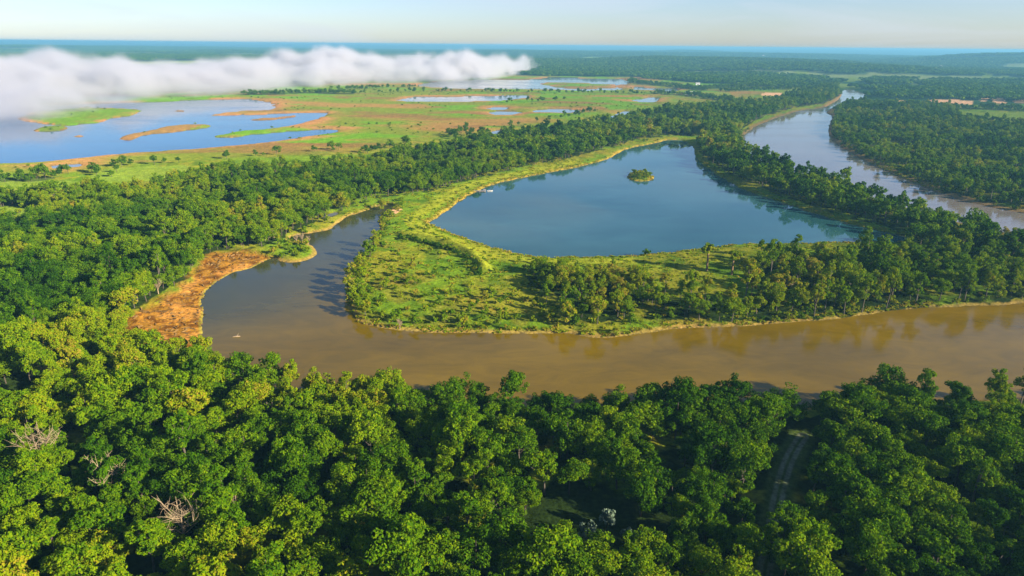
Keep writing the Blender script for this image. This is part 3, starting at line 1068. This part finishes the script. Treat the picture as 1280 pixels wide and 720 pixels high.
# hedgerows and marsh copses
x, y = hexgrid(-1500, 1500, 350, 2600, 9, r_)
px, py = proj(x, y)
hm_ = hedge_mask(x, y)
m = (hm_ > r_.uniform(size=x.shape)) & (px > -300) & (px < 1500)
x, y = x[m], y[m]
z, w = ground_z(x, y); m = w > 2
x, y, z = x[m], y[m], z[m]
for i in range(len(x)):
    s = r_.uniform(.4, .9)
    rows.append((x[i], y[i], z[i], s, s, r_.uniform(0, 6.28), int(r_.integers(0, 6)), float(np.clip(r_.normal(.33, .1), .1, .7))))
x, y = hexgrid(-1400, 900, 560, 2000, 15, r_)
px, py = proj(x, y)
w, wh = water_sd(x, y)
m = (w > 3) & (px > -60) & (px < 860) & (py < np.interp(px, [0, 250, 420, 600, 800, 860], [228, 215, 205, 172, 140, 134])) & (py > 108)
m &= (fbm(x * .5, y, 70, 333, 3) > .54) & (r_.uniform(size=x.shape) < .35)
x, y = x[m], y[m]; z, _ = ground_z(x, y)
for i in range(len(x)):
    s = r_.uniform(.10, .26)
    rows.append((x[i], y[i], z[i] - .3, s * 1.6, s, r_.uniform(0, 6.28), int(r_.integers(0, 6)), float(np.clip(r_.normal(.45, .12), .1, .8))))
scatter('distant_forest', ['far_round', 'far_tall'], rows)

# --- woodland to the horizon
rows = []
x, y = hexgrid(-9000, 9000, 900, 12500, 92, r_, .2)
px, py = proj(x, y)
m = (np.abs(np.degrees(np.arctan2(x, y))) < 47) & (np.hypot(x, y) < 12500) & far_forest(px, py, x, y) & ((field_noise(x, y) < .585) | (np.hypot(x, y) < 2700)) & (np.hypot(x, y) > 1050)
near_r = inpoly(px, py, W_RIGHT)
m &= ~near_r
for ox, oy in ((0, 0), (60, 0), (-60, 0), (0, 70), (0, -70)):
    qx, qy = proj(x + ox, y + oy)
    for P in FIELDS_GREEN[2:] + FIELDS_PINK[:7]:
        m &= ~inpoly(qx, qy, P)
x, y = x[m], y[m]
z, w = ground_z(x, y); m = w > 45
x, y, z = x[m], y[m], z[m]
for i in range(len(x)):
    rows.append((x[i], y[i], z[i] - .5, 1, r_.uniform(.85, 1.3), r_.uniform(0, 6.28), int(r_.integers(0, 3)), .4))
scatter('horizon_woods', ['patch'], rows)

# --- bushes: individuals over the tongue of land, plus reed tufts as ground cover
bush_xy = []
x, y = hexgrid(-130, 60, 230, 420, 4.6, r_)
px, py = proj(x, y)
zone = np.array([(438, 330), (470, 318), (500, 325), (560, 345), (640, 375), (700, 385), (700, 415), (600, 415), (500, 411), (450, 402), (436, 370)], float)
zone2 = np.array([(485, 262), (530, 285), (600, 315), (680, 330), (700, 350), (640, 375), (560, 345), (500, 325), (470, 318), (465, 300)], float)
m = (inpoly(px, py, zone) & (r_.uniform(size=x.shape) < .38)) | (inpoly(px, py, zone2) & (r_.uniform(size=x.shape) < .10))
for X, Y in zip(x[m], y[m]):
    bush_xy.append((X, Y))
bx_ = np.array(bush_xy); bz, bw = ground_z(bx_[:, 0], bx_[:, 1])
ok = bw > .6
bx_, bz = bx_[ok], bz[ok]
od = np.argsort(np.hypot(bx_[:, 0], bx_[:, 1]))
brows = []
for n_, i in enumerate(od):
    X, Y = bx_[i]; t = float(np.clip(r_.normal(.66, .14), .3, .95)); s = r_.uniform(.55, 1.25)
    if n_ < 190:
        ax, ay = np.array([X]), np.array([Y])
        wr = float(segdist(ax, ay, riverP)[0]); wl = float(segdist(ax, ay, POLY['lake'])[0])
        def lab(k, wr=wr, wl=wl, t=t):
            a = max(1, round(wr)) + k; b = max(1, round(wl))
            return '%s bush on the tongue, %s metres from the river, %s from the lake' % (tone_word(t), num(a), num(b))
        make_tree('bush', PROTO['bush'][int(r_.integers(0, 4))], X, Y, float(bz[i]), s, s, r_.uniform(0, 6.28), t, unique(lab), 'bush', 'bushes on the tongue of land')
    else:
        brows.append((X, Y, bz[i], s, s, r_.uniform(0, 6.28), int(r_.integers(0, 4)), t))
LS = world([(500, 300), (528, 306), (558, 314), (582, 327), (600, 348)], 8, False)
for (X, Y) in LS:
    for q in range(2):
        X2, Y2 = X + r_.normal(0, .9), Y + r_.normal(0, .9)
        s = r_.uniform(.6, .95)
        brows.append((X2, Y2, 1.3, s, s, r_.uniform(0, 6.28), int(r_.integers(0, 4)), .22))
# shore scrub everywhere along the woods' edges
x, y = hexgrid(-600, 620, 180, 900, 4.2, r_)
w, wh = water_sd(x, y)
px, py = proj(x, y)
m = (w > 1.0) & (w < 9) & (px > -60) & (px < 1340) & ~inpoly(px, py, MUD)
prob = np.where(wh == 0, .30, np.where(wh == 1, .04, .35))
m &= (r_.uniform(size=x.shape) < prob) & (wh < 3)
m2 = ((inpoly(px, py, W_NEAR) | inpoly(px, py, W_PEN)) & (r_.uniform(size=x.shape) < .12) & (w > 1) & ~inpoly(px, py, MUD)) 
m |= m2
# islet and lake island
isl = inpoly(px, py, np.array([(784, 220), (789, 216), (799, 214.5), (808, 217), (814, 221), (810, 225), (798, 225.5), (787, 223)], float))
isl2 = inpoly(px, py, np.array([(344, 310), (360, 304), (385, 306), (392, 313), (386, 321), (360, 326), (344, 322)], float))
m |= (isl | isl2) & (r_.uniform(size=x.shape) < .9) & (w > .8)
x, y = x[m], y[m]; z, w = ground_z(x, y)
for X, Y, Z in zip(x, y, z):
    s = r_.uniform(.6, 1.5)
    brows.append((X, Y, Z, s, s, r_.uniform(0, 6.28), int(r_.integers(0, 4)), float(np.clip(r_.normal(.62, .16), .25, .97))))
scatter('undergrowth', ['bush'], brows)

x, y = hexgrid(-260, 420, 230, 640, 1.9, r_)
w, wh = water_sd(x, y)
px, py = proj(x, y)
onl = (px > 430) & (px < 1180) & (w > .3)
m = onl & ((r_.uniform(size=x.shape) < .15) | ((w < 4) & (r_.uniform(size=x.shape) < .6)))
x, y, wh, w = x[m], y[m], wh[m], w[m]; z, _ = ground_z(x, y)
dl = segdist(x, y, W_LEVEE, False)
z += 2.6 * np.exp(-(dl / 3.5) ** 2)
trows = [(X, Y, Z, s, s * .9, q, int(k), t) for X, Y, Z, s, q, k, t in zip(x, y, z, r_.uniform(.5, 1.2, len(x)), r_.uniform(0, 6.28, len(x)), r_.integers(0, 3, len(x)),
         np.clip(r_.normal(.74, .1, len(x)) + (w < 4) * .14, .3, .98))]
scatter('tall_grass', ['tuft'], trows)

# dead reed litter on the mud flat
x, y = hexgrid(-230, -70, 220, 400, 1.7, r_)
px, py = proj(x, y); w, _ = water_sd(x, y)
m = inpoly(px, py, MUD) & (w > .2) & (r_.uniform(size=x.shape) < .5)
x, y = x[m], y[m]
paths = []
for X, Y in zip(x, y):
    an = r_.uniform(0, 6.28); L = r_.uniform(.4, 1.5); Z = .25 + .5 * r_.uniform()
    wz = float(1.4 * (1 - math.exp(-1.0)))
    paths.append((X, Y, an, L))
gzr, w = ground_z(x, y)
zz = 1.5 * (1 - np.exp(-np.maximum(w, 0) / 14.0)) + .1
n = len(x)
VV = np.zeros((n * 4, 3)); 
an = r_.uniform(0, 6.28, n); L = r_.uniform(.4, 1.3, n); wd_ = r_.uniform(.12, .38, n)
dx, dy = np.cos(an), np.sin(an)
P0 = np.stack([x, y, zz + r_.uniform(-.1, .2, n)], -1)
A_ = np.stack([dx * L, dy * L, r_.uniform(-.1, .35, n)], -1); B_ = np.stack([-dy * wd_, dx * wd_, r_.uniform(0, .25, n)], -1)
VV = np.stack([P0 - A_ - B_, P0 + A_ - B_, P0 + A_ + B_, P0 - A_ + B_], 1).reshape(-1, 3)
me = mesh_np('reed_litter', VV, np.arange(n * 4).reshape(-1, 4))
setting('reed_litter', me, plain_mat('rust_reed', (.09, .046, .009), (.24, .130, .025), .8), 'stuff')

# ------------------------------------------------------------------ bare dead trees
DEADS = []
for k in range(4):
    r = np.random.default_rng(900 + k)
    H = [11.5, 10.5, 7.5, 6.0][k]
    tp = twig_paths(r, H, [4.4, 3.4, 2.2, 1.8][k], 15, 9)
    v, f = tube_data(tp[:1], 6); mt = mesh_np('trunk', v, f, True); mt.materials.append(M_DEAD)
    v, f = tube_data(tp[1:], 4); mb = mesh_np('branches', v, f, True); mb.materials.append(M_DEAD)
    DEADS.append((mt, mb))
dead_spots = [(60, 600, 0, 1.3, 'spreading leafless tree with sunlit tan branches among the near forest crowns'),
              (148, 640, 1, 1.3, 'narrow leafless tree forking pale above the shady gap in the near forest'),
              (5, 618, 1, .8, 'bare tan branches poking out at the edge of the near forest'),
              (233, 690, 0, 1.1, 'dry brown twiggy crown beside an olive tree near the forest gap'),
              (300, 652, 2, 1.0, 'small leafless tree on the south side of the near forest'),
              (378, 304, 2, .8, 'pale grey snag with forked top standing on the brushy islet'),
              (386, 306, 3, .8, 'thin pale snag at the water end of the brushy islet'),
              (371, 306, 3, .9, 'slim bare snag at the landward end of the brushy islet'),
              (332, 304, 2, .9, 'leaning grey dead tree in the scrub behind the mud flat'),
              (343, 301, 3, 1.0, 'short grey dead tree by the inlet beside the islet'),
              (199, 372, 2, 1.0, 'pale dead tree at the forest edge of the rust mud flat'),
              (1000, 345, 1, .9, 'bare white-stemmed tree among poplars across the river'),
              (990, 375, 2, 1.0, 'greyish bare tree below the poplars across the river'),
              (500, 412, 3, .7, 'fallen grey brush snag on the tip of the tongue of land')]
for (a, b, k, s, lb) in dead_spots:
    X, Y = at(a, b); X, Y = float(X), float(Y)
    z_, _ = ground_z(np.array([X]), np.array([Y]))
    e = bpy.data.objects.new('dead_tree', None); e.location = (X, Y, float(z_[0])); e.rotation_euler = (0, 0, a); e.scale = (s, s, s)
    tag(e, lb, 'dead tree', 'bare dead trees'); link(e)
    for me_, nm in zip(DEADS[k], ('trunk', 'branches')):
        link(bpy.data.objects.new(nm, me_), e)

# silver-leaved shrubs in the dark gap
for n_, (a, b, s, lb) in enumerate([(757, 668, 1.7, 'silvery shrub in the dark gap of the near forest, topmost of three'),
                            (735, 684, 1.5, 'silvery shrub west of its two neighbours in the dark forest gap'),
                            (782, 684, 1.4, 'silvery shrub east of its two neighbours in the dark forest gap')]):
    X, Y = at(a, b)
    d = PROTO['bush'][n_]
    e = bpy.data.objects.new('silver_shrub', None); e.location = (float(X), float(Y), 1.2); e.scale = (s * .85, s * .85, s * 1.3)
    tag(e, lb, 'shrub', 'silver-leaved shrubs'); link(e)
    cm = d['crown'].copy(); cm.materials.clear(); cm.materials.append(M_GREY); cm.name = 'silver_crown'
    link(bpy.data.objects.new('crown', cm), e); link(bpy.data.objects.new('trunk', d['trunk']), e)


# ------------------------------------------------------------------ small built things
def boxes(name, bs, mat, parent=None):
    """bs: (cx,cy,cz,sx,sy,sz,rotz)"""
    VV, FF = [], []
    for (cx, cy, cz, sx, sy, sz, rz) in bs:
        c, s = math.cos(rz), math.sin(rz); o = len(VV)
        for dz in (-1, 1):
            for dx, dy in ((-1, -1), (1, -1), (1, 1), (-1, 1)):
                X, Y = dx * sx / 2, dy * sy / 2
                VV.append((cx + X * c - Y * s, cy + X * s + Y * c, cz + dz * sz / 2))
        FF += [(o, o + 3, o + 2, o + 1), (o + 4, o + 5, o + 6, o + 7)] + [(o + i, o + (i + 1) % 4, o + 4 + (i + 1) % 4, o + 4 + i) for i in range(4)]
    me = mesh_np(name, np.array(VV), np.array(FF)); me.materials.append(mat)
    return link(bpy.data.objects.new(name, me), parent)


M_WHITE = plain_mat('white_paint', (.7, .7, .68), (.82, .81, .78), 1)
M_ROOF = plain_mat('grey_roof', (.25, .24, .24), (.40, .39, .38), 1)
M_WOOD = plain_mat('weathered_wood', (.20, .16, .13), (.36, .31, .27), 2)
M_DARKW = plain_mat('window_dark', (.03, .035, .04), (.05, .05, .06), 1)
M_RUST = plain_mat('rust_timber', (.20, .12, .08), (.33, .22, .16), 2)


def gable_roof(parent, w, d, h, rise):
    V = np.array([(-w / 2 - .5, -d / 2 - .5, h), (w / 2 + .5, -d / 2 - .5, h), (w / 2 + .5, d / 2 + .5, h), (-w / 2 - .5, d / 2 + .5, h), (-w / 2 - .5, 0, h + rise), (w / 2 + .5, 0, h + rise)])
    me = bpy.data.meshes.new('roof')
    me.from_pydata([tuple(v) for v in V], [], [(0, 1, 5, 4), (2, 3, 4, 5), (0, 4, 3), (1, 2, 5), (3, 2, 1, 0)])
    me.materials.append(M_ROOF)
    return link(bpy.data.objects.new('roof', me), parent)


def building(name, a, b, w, d, h, rot, lb, cat):
    X, Y = at(a, b)
    z_, _ = ground_z(np.array([float(X)]), np.array([float(Y)]))
    e = bpy.data.objects.new(name, None); e.location = (float(X), float(Y), float(z_[0]) + .2); e.rotation_euler = (0, 0, rot)
    tag(e, lb, cat, 'far farm buildings'); link(e)
    boxes('wall', [(0, 0, h / 2 - .5, w, d, h + 1, 0)], M_WHITE, e)
    gable_roof(e, w, d, h, d * .28)
    boxes('door', [(0, -d / 2 - .05, 1.4, 2.6, .12, 2.8, 0)], M_DARKW, e)
    for xx in (-w * .3, w * .3):
        boxes('window', [(xx, -d / 2 - .05, h * .55, 1.6, .12, 1.2, 0)], M_DARKW, e)
    return e


building('barn', 861, 119.5, 15, 8, 5, .1, 'long white barn beside the dark tree row beyond the marsh', 'barn')
building('farmhouse', 954, 73.5, 30, 16, 9, .2, 'tiny white farmhouse on the wooded ridge, at its middle', 'house')
building('farmhouse', 1020, 77, 30, 16, 9, -.2, 'tiny white farmhouse low on the ridge toward the river valley', 'house')
building('farmhouse', 1177, 85.5, 30, 14, 8, .3, 'tiny pale farmhouse below the far wooded hill', 'house')
building('farmhouse', 872, 107, 11, 7, 4.5, -.1, 'small white building among the trees beyond the barn', 'house')

# wooden landing stage at the lake's north shore
X, Y = at(600, 239.5); X, Y = float(X), float(Y)
e = bpy.data.objects.new('landing_stage', None); e.location = (X, Y, 0); e.rotation_euler = (0, 0, -.12)
tag(e, 'small weathered wooden landing stage on the north shore of the lake', 'jetty'); link(e)
boxes('deck', [(-4.4 + k * .62, 0, .55, .56, 2.6, .1, 0) for k in range(14)], M_WOOD, e)
boxes('beam', [(-.4, -1.1, .38, 8.6, .16, .22, 0), (-.4, 1.1, .38, 8.6, .16, .22, 0)], M_WOOD, e)
for px_, py_ in ((-4.2, -1.35), (-4.2, 1.35), (0, -1.35), (0, 1.35), (3.8, -1.35), (3.8, 1.35)):
    v, f = tube_data([[(px_, py_, -1.8, .14), (px_, py_, 1.3, .13)]], 7)
    me = mesh_np('post', v, f); me.materials.append(M_WOOD); link(bpy.data.objects.new('post', me), e)
boxes('gangway', [(2.8, 3.4, .8, 1.6, 3.6, .1, 0)], M_WOOD, e)

# moored white boat at its end
def hull(name, L, Wd, H, mat, parent):
    st = 12; VV = []; FF = []
    for i in range(st):
        u = i / (st - 1); wv = Wd / 2 * (1 - max(0, (u - .45) / .55) ** 2.2) + .02; sh = H * (1 + .25 * u ** 2)
        xx = (u - .5) * L
        VV += [(xx, -wv, sh), (xx, -wv * .72, .0), (xx, wv * .72, .0), (xx, wv, sh), (xx, wv * .86, sh), (xx, wv * .6, H * .35), (xx, -wv * .6, H * .35), (xx, -wv * .86, sh)]
    for i in range(st - 1):
        for k in range(8):
            FF.append((i * 8 + k, i * 8 + (k + 1) % 8, (i + 1) * 8 + (k + 1) % 8, (i + 1) * 8 + k))
    me = bpy.data.meshes.new(name); me.from_pydata(VV, [], FF + [tuple(range(7, -1, -1)), tuple(range((st - 1) * 8, st * 8))])
    me.materials.append(mat)
    return link(bpy.data.objects.new(name, me), parent)


X, Y = at(607.5, 239)
e = bpy.data.objects.new('rowing_boat', None); e.location = (float(X) + 3.0, float(Y), -.05); e.rotation_euler = (0, 0, .35)
tag(e, 'little grey boat moored at the wooden landing stage', 'boat'); link(e)
hull('hull', 4.0, 1.5, .6, M_ROOF, e)
for k in (-.9, .5):
    boxes('bench', [(k, 0, .52, .35, 1.25, .06, 0)], M_WOOD, e)

# pale driftwood lying in the backwater
X, Y = at(295, 421)
e = bpy.data.objects.new('driftwood_log', None); e.location = (float(X), float(Y), 0); e.rotation_euler = (0, 0, .2)
tag(e, 'pale driftwood log adrift in the brown backwater by the mud flat', 'log'); link(e)
v, f = tube_data([[(-1.3, 0, .0, .05), (-1.1, 0, .05, .2), (.2, .1, .12, .26), (1.3, 0, .1, .18), (1.5, .02, .1, .05)]], 8); me = mesh_np('stem', v, f, True); me.materials.append(M_DEAD); link(bpy.data.objects.new('stem', me), e)
v, f = tube_data([[(.3, .1, .1, .1), (.7, .5, .7, .06), (.9, .7, 1.1, .02)], [(-.5, 0, .1, .08), (-.9, -.5, .5, .03)]], 6); me = mesh_np('branch', v, f, True); me.materials.append(M_DEAD); link(bpy.data.objects.new('branch', me), e)

# ------------------------------------------------------------------ fog bank over the marsh
def fog():
    ax = np.array([-400, 0, 60, 130, 200, 330, 420, 500, 560, 620, 660, 690.])
    fr = np.array([168, 163, 155, 142, 128, 118, 110, 106, 105, 101, 93, 83.])
    tp = np.array([66, 60, 60, 67, 69, 70, 60, 66, 58, 52, 62, 74.])
    nu, nv = 230, 60
    U = np.linspace(-330, 690, nu)
    ux = np.repeat(U[:, None], nv, 1); 
    fy = np.interp(U, ax, fr)
    X0, Y0 = at(U, fy)
    d0 = np.hypot(X0, Y0); azf = np.arctan2(X0, Y0)
    depth = np.interp(U, [-400, 0, 300, 560, 640, 690], [1500, 1300, 850, 620, 380, 60])
    t = np.linspace(0, 1, nv)[None, :]
    rr = d0[:, None] + depth[:, None] * t
    X = rr * np.sin(azf)[:, None]; Y = rr * np.cos(azf)[:, None]
    hor = 53 + (U / 1280) * 12
    elev = np.interp(U, ax, tp) - 7 * np.exp(-((U - 592) / 38) ** 2) - 4 * np.exp(-((U - 408) / 30) ** 2)
    dtop = d0 + depth * .4
    ztop = CAMZ - (elev - hor) / F * dtop
    lump = fbm(X, Y, 190, 800, 4)
    prof = (np.minimum(1, t / .30) ** .5) * (np.minimum(1, (1 - t) / .22) ** .55)
    end = np.minimum(1, (690 - U) / 34.) ** .5
    Z = np.clip(ztop, 15, 112)[:, None] * (0.30 + 1.05 * lump) * prof * end[:, None]
    Z = Z + 64 * (fbm(X, Y, 75, 820, 3) - .5) * prof
    Z = np.clip(Z, .0, 105)
    zb = np.full_like(Z, -6.0)
    top = np.stack([X, Y, np.maximum(Z, 0)], -1).reshape(-1, 3); bot = np.stack([X, Y, zb], -1).reshape(-1, 3)
    i = np.arange(nu - 1)[:, None]; j = np.arange(nv - 1)[None, :]
    a = i * nv + j; q = np.stack([a, a + nv, a + nv + 1, a + 1], -1).reshape(-1, 4)
    n = nu * nv
    qs = [q, q[:, ::-1] + n]
    def side(idx):
        idx = np.array(idx); return np.stack([idx[:-1], idx[1:], idx[1:] + n, idx[:-1] + n], -1)
    qs += [side(np.arange(nv)), side(np.arange(nv) + (nu - 1) * nv)[:, ::-1], side(np.arange(nu) * nv)[:, ::-1], side(np.arange(nu) * nv + nv - 1)]
    me = mesh_np('fog_bank', np.concatenate([top, bot]), np.concatenate(qs))
    m = bpy.data.materials.new('fog'); t_ = NT(m)
    co = t_.n('ShaderNodeTexCoord').outputs['Object']
    nz = t_.n('ShaderNodeTexNoise', Vector=co, Scale=.015, Detail=6.0, Roughness=.62).outputs[0]
    dn = t_.n('ShaderNodeAttribute', _attribute_name='density').outputs['Fac']
    k = t_.n('ShaderNodeMapRange', Value=nz); k.inputs[1].default_value = .40; k.inputs[2].default_value = .58; k.inputs[3].default_value = .0; k.inputs[4].default_value = 1.0
    den = t_.math('MULTIPLY', t_.math('MULTIPLY', dn, k.outputs[0]), .06)
    pv = t_.n('ShaderNodeVolumePrincipled', Color=(.80, .79, .83, 1), Anisotropy=.2)
    t_.l(den, pv.inputs['Density'])
    t_.l(pv.outputs[0], t_.out.inputs['Volume'])
    o = bpy.data.objects.new('fog_bank', me); o['kind'] = 'stuff'; link(o)
    ng = bpy.data.node_groups.new('fog_volume', 'GeometryNodeTree')
    ng.interface.new_socket('Geometry', in_out='INPUT', socket_type='NodeSocketGeometry')
    ng.interface.new_socket('Geometry', in_out='OUTPUT', socket_type='NodeSocketGeometry')
    a_ = ng.nodes.new('NodeGroupInput'); b_ = ng.nodes.new('NodeGroupOutput')
    mv = ng.nodes.new('GeometryNodeMeshToVolume'); mv.resolution_mode = 'VOXEL_SIZE'
    mv.inputs['Voxel Size'].default_value = 7.0; mv.inputs['Interior Band Width'].default_value = 24.0; mv.inputs['Density'].default_value = 1.0
    sm = ng.nodes.new('GeometryNodeSetMaterial'); sm.inputs['Material'].default_value = m
    ng.links.new(a_.outputs[0], mv.inputs[0]); ng.links.new(mv.outputs[0], sm.inputs[0]); ng.links.new(sm.outputs[0], b_.inputs[0])
    o.modifiers.new('volume', 'NODES').node_group = ng
    me.materials.append(m)


fog()

# ------------------------------------------------------------------ haze: one closed box of thin air
def haze():
    V = [(x_, y_, z_) for z_ in (-8.0, 107.0) for x_, y_ in ((-27500, -27500), (27500, -27500), (27500, 27500), (-27500, 27500))]
    me = bpy.data.meshes.new('haze')
    me.from_pydata(V, [], [(0, 3, 2, 1), (4, 5, 6, 7), (0, 1, 5, 4), (1, 2, 6, 5), (2, 3, 7, 6), (3, 0, 4, 7)])
    m = bpy.data.materials.new('thin_air'); t_ = NT(m)
    pv = t_.n('ShaderNodeVolumePrincipled', Color=(.18, .46, .70, 1), Density=1.25e-4, Anisotropy=.1)
    t_.l(pv.outputs[0], t_.out.inputs['Volume'])
    o = bpy.data.objects.new('haze', me); me.materials.append(m); o['kind'] = 'stuff'; link(o)


haze()

# ------------------------------------------------------------------ light
SUN_EL = 21.0
tx, ty = -math.cos(R(27)), math.sin(R(27))        # where the light travels to
L = Vector((tx * math.cos(R(SUN_EL)), ty * math.cos(R(SUN_EL)), -math.sin(R(SUN_EL))))
sd_ = bpy.data.lights.new('sun', 'SUN'); sd_.energy = 5.0; sd_.angle = R(.6); sd_.color = (1.0, .87, .66)
so = bpy.data.objects.new('sun', sd_); so.rotation_euler = L.to_track_quat('-Z', 'Y').to_euler(); link(so)
w = bpy.data.worlds.new('World'); sc.world = w; w.use_nodes = True
nt = w.node_tree; nt.nodes.clear()
sky = nt.nodes.new('ShaderNodeTexSky'); sky.sky_type = 'NISHITA'; sky.sun_disc = False
sky.sun_elevation = R(SUN_EL)
sky.sun_rotation = math.atan2(-tx, -ty)
sky.air_density = 1.0; sky.dust_density = .4; sky.ozone_density = 2.4; sky.altitude = 100
bg = nt.nodes.new('ShaderNodeBackground'); bg.inputs[1].default_value = .050
ow = nt.nodes.new('ShaderNodeOutputWorld')
tc = nt.nodes.new('ShaderNodeTexCoord'); mpg = nt.nodes.new('ShaderNodeMapping'); mpg.inputs['Scale'].default_value = (1.4, 1.4, 11)
nt.links.new(tc.outputs['Generated'], mpg.inputs[0])
cn = nt.nodes.new('ShaderNodeTexNoise'); cn.inputs['Scale'].default_value = 2.2; cn.inputs['Detail'].default_value = 6; cn.inputs['Roughness'].default_value = .55; cn.inputs['Distortion'].default_value = .5
nt.links.new(mpg.outputs[0], cn.inputs['Vector'])
cr = nt.nodes.new('ShaderNodeMapRange'); cr.inputs[1].default_value = .46; cr.inputs[2].default_value = .70; cr.inputs[3].default_value = 0; cr.inputs[4].default_value = .45
nt.links.new(cn.outputs[0], cr.inputs[0])
tint = nt.nodes.new('ShaderNodeMix'); tint.data_type = 'RGBA'; tint.blend_type = 'MULTIPLY'; tint.inputs[0].default_value = 1; tint.inputs[7].default_value = (.86, .95, 1.24, 1)
nt.links.new(sky.outputs[0], tint.inputs[6])
cl = nt.nodes.new('ShaderNodeMix'); cl.data_type = 'RGBA'; cl.inputs[7].default_value = (4.8, 5.3, 6.1, 1)
nt.links.new(cr.outputs[0], cl.inputs[0]); nt.links.new(tint.outputs[2], cl.inputs[6])
nt.links.new(cl.outputs[2], bg.inputs[0]); nt.links.new(bg.outputs[0], ow.inputs[0])

sc.view_settings.view_transform = 'Standard'
sc.view_settings.look = 'None'
sc.view_settings.exposure = 1.6
sc.view_settings.gamma = 1.0
sc.view_settings.use_curve_mapping = False
cy = sc.cycles
cy.use_denoising = True
cy.max_bounces = 7; cy.diffuse_bounces = 2; cy.glossy_bounces = 2; cy.transmission_bounces = 1; cy.transparent_max_bounces = 4
cy.volume_bounces = 4
cy.volume_max_steps = 512
sc.render.filter_size = 1.2
sc.render.film_transparent = False
